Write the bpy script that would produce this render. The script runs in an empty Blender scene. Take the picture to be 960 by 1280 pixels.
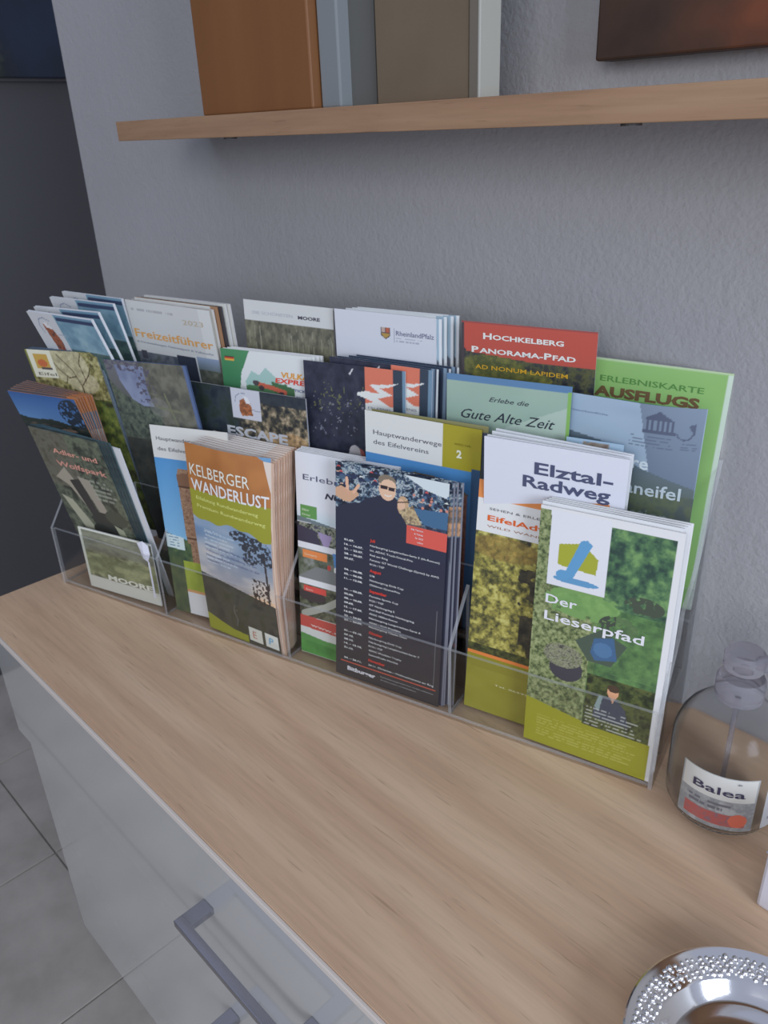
import bpy, bmesh, math, random
import numpy as np
from mathutils import Vector, Matrix
random.seed(7)
S = bpy.context.scene
C = S.collection
# ------------------------------------------------------------------ camera
cd = bpy.data.cameras.new('camera'); cam = bpy.data.objects.new('camera', cd); C.objects.link(cam)
cam.location = (0.8557, -0.6736, 0.4553)
cam.rotation_euler = (1.12155, 0.03770, 0.79395)
cd.sensor_fit = 'VERTICAL'; cd.sensor_height = 24.0; cd.lens = 1000.7 / 1280 * 24.0
cd.clip_start = 0.01
cd.dof.use_dof = True; cd.dof.focus_distance = 0.56; cd.dof.aperture_fstop = 11
S.camera = cam
# ------------------------------------------------------------------ world, lights, exposure
W = bpy.data.worlds.new('world'); S.world = W; W.use_nodes = True
W.node_tree.nodes['Background'].inputs[0].default_value = (0.70, 0.77, 1.0, 1)
W.node_tree.nodes['Background'].inputs[1].default_value = 0.52
def area(name, loc, target, sx, sy, power, col):
    l = bpy.data.lights.new(name, 'AREA'); l.shape = 'RECTANGLE'; l.size = sx; l.size_y = sy
    l.energy = power; l.color = col
    o = bpy.data.objects.new(name, l); C.objects.link(o); o.location = loc
    o.rotation_euler = (Vector(target) - Vector(loc)).to_track_quat('-Z', 'Y').to_euler()
    return o
area('window_daylight', (2.7, -1.0, 0.75), (0.3, -0.2, 0.1), 0.8, 1.0, 29, (0.74, 0.83, 1.0))
area('fill_light', (1.9, -3.2, 1.2), (0.4, 0, 0.1), 1.4, 1.2, 26, (0.92, 0.93, 1.0))  # added fill lamp behind the camera, brightens the fronts facing the room
S.view_settings.view_transform = 'Standard'; S.view_settings.look = 'None'
S.view_settings.gamma = 1; S.view_settings.exposure = 0.06
S.view_settings.use_curve_mapping = False
FLOOR = -0.80
WY = -0.118          # face of the back wall
# ------------------------------------------------------------------ helpers
def lin(c):
    c = np.asarray(c, float) / 255.0
    return np.where(c <= 0.04045, c / 12.92, ((c + 0.055) / 1.055) ** 2.4)
def A(c, white=(206, 204, 222), k=0.80):           # seen colour -> albedo under the room's cool daylight
    return np.clip(lin(c) / lin(white) * k, 0.0, 0.88)
def A4(c, **kw):
    a = A(c, **kw); return (float(a[0]), float(a[1]), float(a[2]), 1)
def newmat(name, col=(0.5, 0.5, 0.5, 1), rough=0.5, metal=0.0, spec=0.5, coat=0.0, coat_rough=0.05):
    m = bpy.data.materials.new(name); m.use_nodes = True
    b = m.node_tree.nodes['Principled BSDF']
    b.inputs['Base Color'].default_value = col; b.inputs['Roughness'].default_value = rough
    b.inputs['Metallic'].default_value = metal; b.inputs['Specular IOR Level'].default_value = spec
    b.inputs['Coat Weight'].default_value = coat; b.inputs['Coat Roughness'].default_value = coat_rough
    return m
def N(m, t, **kw):
    n = m.node_tree.nodes.new(t)
    for k, v in kw.items(): setattr(n, k, v)
    return n
def L(m, a, b): m.node_tree.links.new(a, b)
def bsdf(m): return m.node_tree.nodes['Principled BSDF']
def coords(m, scale=(1, 1, 1), kind='Object', rot=(0, 0, 0)):
    tc = N(m, 'ShaderNodeTexCoord'); mp = N(m, 'ShaderNodeMapping')
    mp.inputs['Scale'].default_value = scale; mp.inputs['Rotation'].default_value = rot
    L(m, tc.outputs[kind], mp.inputs['Vector']); return mp.outputs['Vector']
def noise(m, vec, scale, detail=4, rough=0.5):
    n = N(m, 'ShaderNodeTexNoise'); n.inputs['Scale'].default_value = scale
    n.inputs['Detail'].default_value = detail; n.inputs['Roughness'].default_value = rough
    L(m, vec, n.inputs['Vector']); return n.outputs['Fac']
def ramp(m, fac, stops):
    r = N(m, 'ShaderNodeValToRGB'); e = r.color_ramp.elements
    while len(e) < len(stops): e.new(0.5)
    for i, (p, c) in enumerate(stops): e[i].position = p; e[i].color = c
    L(m, fac, r.inputs['Fac']); return r.outputs['Color']
def mixc(m, fac, a, b, mode='MIX'):
    n = N(m, 'ShaderNodeMix', data_type='RGBA', blend_type=mode)
    for s, v in ((0, fac), (6, a), (7, b)):
        if hasattr(v, 'links'): L(m, v, n.inputs[s])
        else: n.inputs[s].default_value = v
    return n.outputs[2]
def bump(m, h, strength, dist):
    b = N(m, 'ShaderNodeBump'); b.inputs['Strength'].default_value = strength
    b.inputs['Distance'].default_value = dist; L(m, h, b.inputs['Height'])
    L(m, b.outputs['Normal'], bsdf(m).inputs['Normal'])

def add_box(bm, lo, hi, bevel=0.0, seg=2):
    r = bmesh.ops.create_cube(bm, size=1.0)
    for v in r['verts']:
        v.co = Vector([lo[i] + (v.co[i] + 0.5) * (hi[i] - lo[i]) for i in range(3)])
    if bevel:
        es = list({e for v in r['verts'] for e in v.link_edges})
        bmesh.ops.bevel(bm, geom=es, offset=bevel, segments=seg, affect='EDGES', profile=0.5)
def add_lathe(bm, prof, seg=48, ang=None, close=False):
    rings = []
    a0, a1 = ang if ang else (0, 2 * math.pi)
    n = seg if not ang else seg + 1
    for r, z in prof:
        rings.append([bm.verts.new((r * math.cos(a0 + (a1 - a0) * i / seg), r * math.sin(a0 + (a1 - a0) * i / seg), z)) for i in range(n)])
    for a, b in zip(rings, rings[1:]):
        for i in range(seg):
            j = (i + 1) % n
            bm.faces.new((a[i], a[j], b[j], b[i]))
def add_poly_prism(bm, pts, axis, d0, d1):
    # pts are (p, q) in the plane perpendicular to axis 'x'
    f = lambda p, q, d: (d, p, q)
    a = [bm.verts.new(f(p, q, d0)) for p, q in pts]; b = [bm.verts.new(f(p, q, d1)) for p, q in pts]
    bm.faces.new(a[::-1]); bm.faces.new(b)
    for i in range(len(pts)):
        j = (i + 1) % len(pts); bm.faces.new((a[i], a[j], b[j], b[i]))
def obj(name, bm, mat, parent=None, smooth=False, loc=None):
    me = bpy.data.meshes.new(name)
    bmesh.ops.recalc_face_normals(bm, faces=bm.faces)
    bm.to_mesh(me); bm.free()
    for mm in (mat if isinstance(mat, (list, tuple)) else [mat]): me.materials.append(mm)
    if smooth:
        me.polygons.foreach_set('use_smooth', [True] * len(me.polygons)); me.set_sharp_from_angle(angle=math.radians(38))
    o = bpy.data.objects.new(name, me); C.objects.link(o)
    if parent: o.parent = parent
    if loc: o.location = loc
    return o
def thing(name, label, cat, loc=(0, 0, 0), rotz=0, group=None, mat=None):
    o = bpy.data.objects.new(name, None); C.objects.link(o); o.empty_display_size = 0.02
    if mat is not None: o.matrix_world = mat
    else: o.location = loc; o.rotation_euler = (0, 0, rotz)
    o['label'] = label; o['category'] = cat
    if group: o['group'] = group
    return o
def tag(o, label, cat, group=None):
    o['label'] = label; o['category'] = cat
    if group: o['group'] = group
    return o
def boxes(*bs, bevel=0.0):
    bm = bmesh.new()
    for b in bs: add_box(bm, b[0], b[1], bevel)
    return bm

# ------------------------------------------------------------------ materials of the setting
wall_m = newmat('grey_roughcast_wall', A4((130, 128, 138)), 0.9, spec=0.2)
v = coords(wall_m)
n1 = noise(wall_m, v, 230, 3, 0.6); n2 = noise(wall_m, v, 80, 3, 0.5); n3 = noise(wall_m, v, 2.2, 3, 0.5)
add = N(wall_m, 'ShaderNodeMath', operation='ADD'); L(wall_m, n1, add.inputs[0]); L(wall_m, n2, add.inputs[1])
bump(wall_m, add.outputs[0], 0.42, 0.0017)
L(wall_m, ramp(wall_m, n3, [(0.3, A4((152, 150, 163))), (0.7, A4((160, 157, 170)))]), bsdf(wall_m).inputs['Base Color'])
dark_m = newmat('charcoal_wall', A4((76, 74, 82)), 0.75, spec=0.25)
v = coords(dark_m); bump(dark_m, noise(dark_m, v, 120, 3), 0.3, 0.001)

def wood_material(name, c1, c2, c3, axis='X', rough=0.5):
    m = newmat(name, rough=rough, spec=0.35)
    sc = (1.0, 9.0, 9.0)
    v = coords(m, sc)
    warp = noise(m, coords(m, (0.9, 2.2, 2.2)), 1.6, 3, 0.5)
    wv = N(m, 'ShaderNodeTexWave', wave_type='BANDS', bands_direction='Y')
    wv.inputs['Scale'].default_value = 1.1; wv.inputs['Distortion'].default_value = 9.0
    wv.inputs['Detail'].default_value = 3.0; wv.inputs['Detail Scale'].default_value = 0.9
    wv.inputs['Detail Roughness'].default_value = 0.55
    L(m, coords(m, (1.3, 7.0, 7.0)), wv.inputs['Vector'])
    mid = noise(m, coords(m, (2.6, 34.0, 34.0)), 1.0, 5, 0.62)
    av = N(m, 'ShaderNodeMath', operation='MULTIPLY_ADD'); L(m, mid, av.inputs[0]); av.inputs[1].default_value = 1.5; av.inputs[2].default_value = -0.42
    mv = N(m, 'ShaderNodeMath', operation='MULTIPLY_ADD'); L(m, wv.outputs['Fac'], mv.inputs[0]); mv.inputs[1].default_value = 0.42; L(m, av.outputs[0], mv.inputs[2])
    base = ramp(m, mv.outputs[0], [(0.12, c1), (0.5, c2), (0.88, c3)])
    grain = noise(m, coords(m, (14.0, 260.0, 260.0)), 1.0, 4, 0.6)
    g = ramp(m, grain, [(0.30, (0.84, 0.83, 0.82, 1)), (0.55, (1, 1, 1, 1)), (0.75, (1.05, 1.05, 1.05, 1))])
    pores = noise(m, coords(m, (28.0, 420.0, 420.0)), 1.0, 2, 0.5)
    p = ramp(m, pores, [(0.27, (0.74, 0.71, 0.69, 1)), (0.36, (1, 1, 1, 1))])
    c = mixc(m, 0.7, base, g, 'MULTIPLY'); c = mixc(m, 0.75, c, p, 'MULTIPLY')
    big = ramp(m, warp, [(0.3, (0.90, 0.90, 0.92, 1)), (0.7, (1.08, 1.05, 1.02, 1))])
    c = mixc(m, 0.8, c, big, 'MULTIPLY')
    L(m, c, bsdf(m).inputs['Base Color'])
    bump(m, grain, 0.15, 0.0004)
    return m
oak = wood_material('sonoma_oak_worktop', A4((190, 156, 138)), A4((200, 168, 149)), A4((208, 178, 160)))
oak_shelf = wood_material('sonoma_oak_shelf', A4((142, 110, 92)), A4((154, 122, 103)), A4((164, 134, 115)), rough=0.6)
gloss_white = newmat('glossy_white_front', A4((174, 172, 182)), 0.10, spec=0.6, coat=1.0, coat_rough=0.03)
white_edge = newmat('white_edge_band', A4((200, 188, 192)), 0.4)
chrome = newmat('brushed_chrome', (0.42, 0.42, 0.46, 1), 0.18, metal=1.0)
v = coords(chrome, (4, 300, 300)); bump(chrome, noise(chrome, v, 1, 2), 0.06, 0.0003)
tile_m = newmat('grey_stone_tile', rough=0.38, spec=0.4)
oi = N(tile_m, 'ShaderNodeObjectInfo')
v = coords(tile_m)
vadd = N(tile_m, 'ShaderNodeVectorMath', operation='ADD'); L(tile_m, v, vadd.inputs[0]); L(tile_m, oi.outputs['Location'], vadd.inputs[1])
tn = noise(tile_m, vadd.outputs[0], 9, 6, 0.6)
L(tile_m, ramp(tile_m, tn, [(0.3, A4((150, 143, 146))), (0.5, A4((164, 156, 160))), (0.72, A4((176, 168, 172)))]), bsdf(tile_m).inputs['Base Color'])
bump(tile_m, tn, 0.15, 0.001)
grout_m = newmat('tile_grout', A4((128, 122, 126)), 0.8)
v = coords(grout_m); bump(grout_m, noise(grout_m, v, 300, 2), 0.3, 0.0005)

# ------------------------------------------------------------------ setting: walls, floor
def struct(name, bm, m, parent=None):
    o = obj(name, bm, m, parent)
    if not parent: o['kind'] = 'structure'
    return o
struct('wall_back', boxes(((-0.317, WY, FLOOR), (3.2, WY + 0.14, 1.75))), wall_m)
struct('wall_left', boxes(((-1.22, -3.2, FLOOR), (-1.10, 2.4, 1.75))), dark_m)
fl = struct('floor', boxes(((-1.22, -3.2, FLOOR - 0.06), (3.2, 2.4, FLOOR - 0.004))), grout_m)
TS = 0.3325
bm = boxes(((0.0015, 0.0015, -0.006), (TS - 0.0015, TS - 0.0015, 0.0)), bevel=0.0008); 
first = None
xs = [-0.096 + TS * i for i in range(-3, 5)]; ys = [-0.38 + TS * j for j in range(-5, 6)]
for ix, x in enumerate(xs):
    for y in ys:
        x0 = x
        if first is None:
            first = obj('floor_tile', bm, tile_m, fl); t = first
        else:
            t = first.copy(); C.objects.link(t)
        t.location = (x0, y, FLOOR + random.uniform(-0.0004, 0.0004))

# ------------------------------------------------------------------ dark blue picture on the far wall
blue_m = newmat('night_blue_canvas', rough=0.5)
v = coords(blue_m)
bn = noise(blue_m, v, 5, 4)
c1 = ramp(blue_m, bn, [(0.35, A4((6, 10, 28))), (0.65, A4((20, 34, 60)))])
fn = noise(blue_m, v, 60, 4)
c2 = ramp(blue_m, fn, [(0.45, A4((8, 14, 14))), (0.65, A4((44, 52, 40)))])
gr = N(blue_m, 'ShaderNodeTexGradient'); L(blue_m, coords(blue_m, (1, 1, 1)), gr.inputs['Vector'])
sep = N(blue_m, 'ShaderNodeSeparateXYZ'); L(blue_m, v, sep.inputs[0])
m1 = N(blue_m, 'ShaderNodeMapRange'); L(blue_m, sep.outputs['Z'], m1.inputs['Value'])
m1.inputs['From Min'].default_value = 0.04; m1.inputs['From Max'].default_value = 0.08; m1.inputs['To Min'].default_value = 1; m1.inputs['To Max'].default_value = 0
m2 = N(blue_m, 'ShaderNodeMapRange'); L(blue_m, sep.outputs['Y'], m2.inputs['Value'])
m2.inputs['From Min'].default_value = 0.06; m2.inputs['From Max'].default_value = 0.11; m2.inputs['To Min'].default_value = 1; m2.inputs['To Max'].default_value = 0
mm = N(blue_m, 'ShaderNodeMath', operation='MULTIPLY'); L(blue_m, m1.outputs[0], mm.inputs[0]); L(blue_m, m2.outputs[0], mm.inputs[1])
L(blue_m, mixc(blue_m, mm.outputs[0], c1, c2), bsdf(blue_m).inputs['Base Color'])
pic = thing('wall_picture', 'dark night-blue canvas picture on the charcoal wall, top left', 'picture', (-1.10, 0.03, 0.578))
obj('canvas', boxes(((0.0, 0.0, 0.0), (0.022, 1.1, 0.7)), bevel=0.002), blue_m, pic)
obj('stretcher_frame', boxes(((0.0, -0.006, -0.006), (0.012, 1.106, 0.0)), ((0.0, -0.006, 0.7), (0.012, 1.106, 0.706)), ((0.0, -0.006, 0), (0.012, 0, 0.7)), ((0.0, 1.1, 0), (0.012, 1.106, 0.7))), dark_m, pic)

# ------------------------------------------------------------------ sideboard (wall hung)
D = -0.4887
sb = thing('sideboard', 'white glossy wall-hung sideboard with oak worktop and chrome bar handles', 'sideboard', (0, 0, 0))
XR = 1.35
o = obj('worktop', boxes(((0.0, D + 0.0015, -0.016), (XR, WY - 0.001, 0.0)), bevel=0.0004), oak, sb)
obj('edge_band', boxes(((0.0, D - 0.0015, -0.0068), (XR, D + 0.0015, -0.0006)), bevel=0.0008), white_edge, sb)
obj('carcass', boxes(((0.085, D + 0.022, -0.435), (XR, WY - 0.001, -0.0165))), gloss_white, sb)
obj('side_panel', boxes(((0.045, D + 0.021, -0.140), (0.085, WY - 0.001, -0.0165))), gloss_white, sb)
def drawer(x0, x1, z0, z1, handle=None, name='drawer'):
    d = obj(name, boxes(((x0, D, z0), (x1, D + 0.0205, z1)), bevel=0.0001), gloss_white, sb)
    if handle:
        hx0, hx1, hz = handle
        bm = bmesh.new(); zt = 0.0032
        add_box(bm, (hx0, D - 0.020, hz - zt), (hx0 + 0.013, D, hz + zt), 0.0006)
        add_box(bm, (hx1 - 0.013, D - 0.020, hz - zt), (hx1, D, hz + zt), 0.0006)
        add_box(bm, (hx0, D - 0.027, hz - zt), (hx1, D - 0.0195, hz + zt), 0.0006)
        obj('handle', bm, chrome, d)
    return d
drawer(0.05, 0.96, -0.13965, -0.0070, (0.442, 0.584, -0.076))
drawer(0.082, 0.96, -0.435, -0.13985, (0.452, 0.594, -0.197))
drawer(0.9607, XR, -0.435, -0.0070, None, 'door')

# ------------------------------------------------------------------ wall shelf and what stands on it
sh = thing('wall_shelf', 'oak floating shelf on the grey wall above the brochures', 'shelf', (0.0095, -0.2284, 0.4515))
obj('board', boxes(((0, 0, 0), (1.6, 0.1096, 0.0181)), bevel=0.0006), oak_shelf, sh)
for x in (0.19, 0.585, 1.3):
    bm = bmesh.new(); bmesh.ops.create_cone(bm, cap_ends=True, segments=20, radius1=0.006, radius2=0.006, depth=0.0015)
    obj('screw_cap', bm, newmat('dark_cap', (0.05, 0.045, 0.04, 1), 0.5), sh, loc=(x, 0.008, -0.0006))
ZS = 0.4515 + 0.0181
or_m = newmat('orange_board', rough=0.55); v = coords(or_m, (25, 25, 2.5))
L(or_m, ramp(or_m, noise(or_m, v, 1, 4), [(0.3, A4((112, 72, 44))), (0.7, A4((122, 80, 50)))]), bsdf(or_m).inputs['Base Color'])
pale_m = newmat('pale_grey_board', A4((118, 122, 134)), 0.7)
grey_m = newmat('grey_board', A4((90, 89, 92)), 0.8)
tan_m = newmat('tan_canvas', rough=0.8); v = coords(tan_m)
L(tan_m, ramp(tan_m, noise(tan_m, v, 14, 3), [(0.3, A4((100, 86, 75))), (0.7, A4((108, 93, 81)))]), bsdf(tan_m).inputs['Base Color'])
bump(tan_m, noise(tan_m, v, 500, 2), 0.3, 0.0004)
def stand(name, label, cat, x0, y0, x1, depth, h, m, edge=None):
    t = thing(name, label, cat, (x0, y0, ZS))
    obj('body', boxes(((0, 0, 0), (x1 - x0, depth, h)), bevel=0.0015), m, t)
    return t
t = stand('file_box', 'orange-brown upright box standing at the left of the oak shelf', 'box', 0.163, -0.222, 0.318, 0.05, 0.31, or_m)
gm = newmat('green_strip', A4((74, 70, 34)), 0.6)
obj('lid', boxes(((-0.001, -0.001, 0.145), (0.156, 0.051, 0.31)), bevel=0.001), gm, t)
t = stand('board_panel', 'pale grey panel edge right beside the orange-brown box on the shelf', 'panel', 0.3195, -0.214, 0.342, 0.03, 0.31, pale_m)
obj('back_board', boxes(((0.0225, 0.012, 0), (0.05, 0.03, 0.31))), grey_m, t)
t = thing('canvas_board', 'tan canvas board with a white right-hand edge, standing on the shelf', 'picture', (0.374, -0.206, ZS))
obj('canvas', boxes(((0, 0, 0), (0.088, 0.018, 0.31)), bevel=0.001), tan_m, t)
obj('white_edge', boxes(((0.089, -0.001, 0), (0.0965, 0.02, 0.31)), bevel=0.0008), newmat('cream_edge', A4((104, 96, 92)), 0.6), t)
obj('corner_trim', boxes(((0.0968, -0.0015, 0), (0.0990, 0.02, 0.31)), bevel=0.0006), newmat('white_trim', A4((160, 158, 160)), 0.5), t)
pm = newmat('dark_rust_painting', rough=0.55); v = coords(pm)
c1 = ramp(pm, noise(pm, v, 16, 5), [(0.3, A4((40, 30, 26))), (0.6, A4((66, 44, 34))), (0.8, A4((92, 50, 30)))])
sx = N(pm, 'ShaderNodeSeparateXYZ'); L(pm, v, sx.inputs[0])
mr = N(pm, 'ShaderNodeMapRange'); L(pm, sx.outputs['X'], mr.inputs['Value']); mr.inputs['From Min'].default_value = 0.05; mr.inputs['From Max'].default_value = 0.14
c2 = ramp(pm, noise(pm, coords(pm, (1, 1, 1)), 30, 3), [(0.35, A4((62, 42, 32))), (0.66, A4((118, 62, 38)))])
L(pm, mixc(pm, mr.outputs[0], c1, c2), bsdf(pm).inputs['Base Color'])
t = thing('painting', 'dark rust-brown unframed painting hanging on the wall above the shelf', 'picture', (0.5168, WY - 0.022, 0.4890))
obj('canvas', boxes(((0, 0, 0), (0.6, 0.02, 0.4)), bevel=0.0015), pm, t)
obj('hanging_rail', boxes(((0.02, 0.02, 0.36), (0.58, 0.0219, 0.39))), grey_m, t)

# ------------------------------------------------------------------ print canvas (vertex colours computed here)
def hashgrid(n, m, seed):
    return np.random.RandomState(seed).rand(n, m)
def vnoise(X, Y, scale, seed, octv=4, gain=0.55):
    out = np.zeros_like(X); amp = 1.0; tot = 0.0
    for o in range(octv):
        g = hashgrid(64, 64, seed * 17 + o * 101 + 5)
        x = X / scale * 2 ** o + 7.3 * o; y = Y / scale * 2 ** o + 3.1 * o
        xi = np.floor(x).astype(int); yi = np.floor(y).astype(int); fx = x - xi; fy = y - yi
        fx = fx * fx * (3 - 2 * fx); fy = fy * fy * (3 - 2 * fy)
        a = g[xi % 64, yi % 64]; b = g[(xi + 1) % 64, yi % 64]; c = g[xi % 64, (yi + 1) % 64]; d = g[(xi + 1) % 64, (yi + 1) % 64]
        out += amp * ((a * (1 - fx) + b * fx) * (1 - fy) + (c * (1 - fx) + d * fx) * fy); tot += amp; amp *= gain
    out /= tot
    return out
class Print:
    """A printed cover: colour per vertex of a fine grid. x 0..1 left-right, y 0..1 from the top."""
    def __init__(s, w, h, res, base=(215, 213, 228)):
        s.w, s.h = w, h
        s.nx = int(round(w / res)) + 1; s.ny = int(round(h / res)) + 1
        x = np.linspace(0, 1, s.nx); y = np.linspace(0, 1, s.ny)
        s.X, s.Y = np.meshgrid(x, y)
        s.img = np.zeros((s.ny, s.nx, 3)); s.img[:] = base
        s.mx, s.my = s.X * w * 1000, s.Y * h * 1000
    def put(s, mask, col, a=1.0):
        m = mask.astype(float) * a
        s.img = s.img * (1 - m[..., None]) + np.asarray(col, float) * m[..., None] if not (isinstance(col, np.ndarray) and col.ndim == 3) else s.img * (1 - m[..., None]) + col * m[..., None]
        return s
    def R(s, x0, y0, x1, y1): return (s.X >= x0) & (s.X <= x1) & (s.Y >= y0) & (s.Y <= y1)
    def rect(s, x0, y0, x1, y1, col, a=1.0): return s.put(s.R(x0, y0, x1, y1), col, a)
    def P(s, pts):
        m = np.zeros(s.X.shape, bool); n = len(pts)
        for i in range(n):
            x0, y0 = pts[i]; x1, y1 = pts[(i + 1) % n]
            if y0 == y1: continue
            c = ((s.Y >= min(y0, y1)) & (s.Y < max(y0, y1)))
            xx = x0 + (s.Y - y0) * (x1 - x0) / (y1 - y0)
            m ^= c & (s.X < xx)
        return m
    def poly(s, pts, col, a=1.0): return s.put(s.P(pts), col, a)
    def E(s, cx, cy, rx, ry): return ((s.X - cx) / rx) ** 2 + ((s.Y - cy) / ry) ** 2 < 1
    def ell(s, cx, cy, rx, ry, col, a=1.0): return s.put(s.E(cx, cy, rx, ry), col, a)
    def stroke(s, pts, wmm, col, a=1.0):
        m = np.zeros(s.X.shape, bool)
        for (x0, y0), (x1, y1) in zip(pts, pts[1:]):
            ax, ay, bx, by = x0 * s.w * 1000, y0 * s.h * 1000, x1 * s.w * 1000, y1 * s.h * 1000
            dx, dy = bx - ax, by - ay; t = np.clip(((s.mx - ax) * dx + (s.my - ay) * dy) / max(dx * dx + dy * dy, 1e-9), 0, 1)
            m |= (s.mx - ax - t * dx) ** 2 + (s.my - ay - t * dy) ** 2 < (wmm / 2) ** 2
        return s.put(m, col, a)
    def tex(s, mask, cols, scale, seed, octv=4, contrast=2.2, aspect=1.0, a=1.0):
        n = vnoise(s.mx * aspect, s.my, scale, seed, octv, 0.62)
        t = np.clip((n - 0.5) * contrast + 0.5, 0, 1) * (len(cols) - 1)
        i = np.clip(t.astype(int), 0, len(cols) - 2); f = (t - i)[..., None]
        c = np.asarray(cols, float); col = c[i] * (1 - f) + c[i + 1] * f
        return s.put(mask, col, a)
    def grad(s, mask, c0, c1, y0, y1):
        t = np.clip((s.Y - y0) / (y1 - y0), 0, 1)[..., None]
        return s.put(mask, np.asarray(c0, float) * (1 - t) + np.asarray(c1, float) * t)
    def lines(s, x0, y0, x1, y1, n, col, seed=1, a=0.8, thick=0.45):
        """rows of tiny print"""
        rs = np.random.RandomState(seed)
        for k in range(n):
            yy = y0 + (y1 - y0) * (k + 0.2) / n; hh = (y1 - y0) / n * thick
            xe = x1 - (x1 - x0) * rs.rand() * 0.25
            m = s.R(x0, yy, xe, yy + hh) & (vnoise(s.mx, s.my * 0 + k * 3.1, 1.4, seed + k, 1) > 0.35)
            s.put(m, col, a)
        return s
    def curve(s, f, col, below=True):
        y = f(s.X); return s.put((s.Y > y) if below else (s.Y < y), col)

print_m = newmat('glossy_print', rough=0.33, spec=0.45, coat=0.12, coat_rough=0.15)
at = N(print_m, 'ShaderNodeAttribute', attribute_name='Col'); L(print_m, at.outputs['Color'], bsdf(print_m).inputs['Base Color'])
page_m = newmat('paper_page_block', rough=0.7, spec=0.2)
v = coords(page_m, (60, 60, 1400))
L(page_m, ramp(page_m, noise(page_m, v, 1, 2), [(0.35, A4((178, 176, 190))), (0.6, A4((212, 210, 224)))]), bsdf(page_m).inputs['Base Color'])
TXT = {}
def ink(col):
    k = tuple(col)
    if k not in TXT: TXT[k] = newmat('ink_%s' % ['dark', 'light'][int(sum(col) > 380)], A4(col), 0.4)
    return TXT[k]
def edge_mat(col, col2=None):
    k = ('e', tuple(col))
    if k not in TXT:
        m = newmat('page_edge', rough=0.7, spec=0.2)
        c2 = col2 or tuple(min(255, c * 1.12 + 8) for c in col)
        L(m, ramp(m, noise(m, coords(m, (40, 25, 1500)), 1, 2), [(0.38, A4(col)), (0.6, A4(c2))]), bsdf(m).inputs['Base Color'])
        TXT[k] = m
    return TXT[k]
_fc = bpy.data.curves.new('font_tmp', 'FONT'); _fo = bpy.data.objects.new('font_tmp', _fc)
def text_verts(s, size, bold=0.0, shear=0.0, spacing=1.0, res=2):
    _fc.body = s; _fc.size = size; _fc.offset = bold * size; _fc.shear = shear; _fc.space_character = spacing
    _fc.resolution_u = res; _fc.fill_mode = 'FRONT'
    me = bpy.data.meshes.new_from_object(_fo)
    vs = np.zeros(len(me.vertices) * 3); me.vertices.foreach_get('co', vs); vs = vs.reshape(-1, 3)
    fs = [tuple(p.vertices) for p in me.polygons]
    bpy.data.meshes.remove(me)
    return vs, fs
def T(s, x, y, cap, col, width=None, bold=0.0, shear=0.0, align='L', rise=0.0, smallcaps=False):
    """text: x, y(baseline) normalised, cap height in mm, optional width (normalised)"""
    return dict(s=s, x=x, y=y, cap=cap, col=tuple(col), width=width, bold=bold, shear=shear, align=align, rise=rise, sc=smallcaps)
def letters(root, w, h, texts, bend, name='lettering', z0=0.00045):
    by = {}
    for t in texts:
        size = t['cap'] / 1000.0 / 0.70
        if t['sc']:
            parts = []; xcur = 0.0; nb = 0; fs = []
            for word in t['s'].split(' '):
                up = []
                for piece in word.replace('-', '-|').split('|'):
                    up += [(piece[:1], size), (piece[1:].upper(), size * 0.80)]
                for j, (chunk, sz) in enumerate(up):
                    if not chunk: continue
                    vv, ff = text_verts(chunk, sz, t['bold'], t['shear'])
                    if not len(vv): continue
                    vv = vv.copy(); mn = vv[:, 0].min(); vv[:, 0] += xcur - mn
                    xcur = vv[:, 0].max() + size * 0.06
                    fs += [tuple(i + nb for i in f) for f in ff]; nb += len(vv); parts.append(vv)
                xcur += size * 0.25
            vs = np.concatenate(parts)
        else:
            vs, fs = text_verts(t['s'], size, t['bold'], t['shear'])
        if not len(vs): continue
        x0, x1 = vs[:, 0].min(), vs[:, 0].max(); vs = vs.copy(); vs[:, 0] -= x0; wd = x1 - x0
        if t['width']:
            k = t['width'] * w / wd; vs[:, 0] *= k; wd *= k
        if t['align'] == 'R': vs[:, 0] -= wd
        if t['align'] == 'C': vs[:, 0] -= wd / 2
        if t['rise']: vs[:, 1] += vs[:, 0] * t['rise']
        vs[:, 0] += t['x'] * w; vs[:, 1] += (1 - t['y']) * h; vs[:, 2] = z0
        by.setdefault((t['col'], len(by)), []).append((vs, fs))
    for (col, _k), lst in by.items():
        V = []; F = []; nb = 0
        for vs, fs in lst:
            V.append(vs); F += [tuple(i + nb for i in f) for f in fs]; nb += len(vs)
        V = np.concatenate(V)
        if bend is not None: V = bend(V, w, h)
        me = bpy.data.meshes.new(name); me.from_pydata(V.tolist(), [], F); me.materials.append(ink(col))
        o = bpy.data.objects.new(name, me); C.objects.link(o); o.parent = root
        o['kind'] = 'print'; del o['kind']
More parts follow.
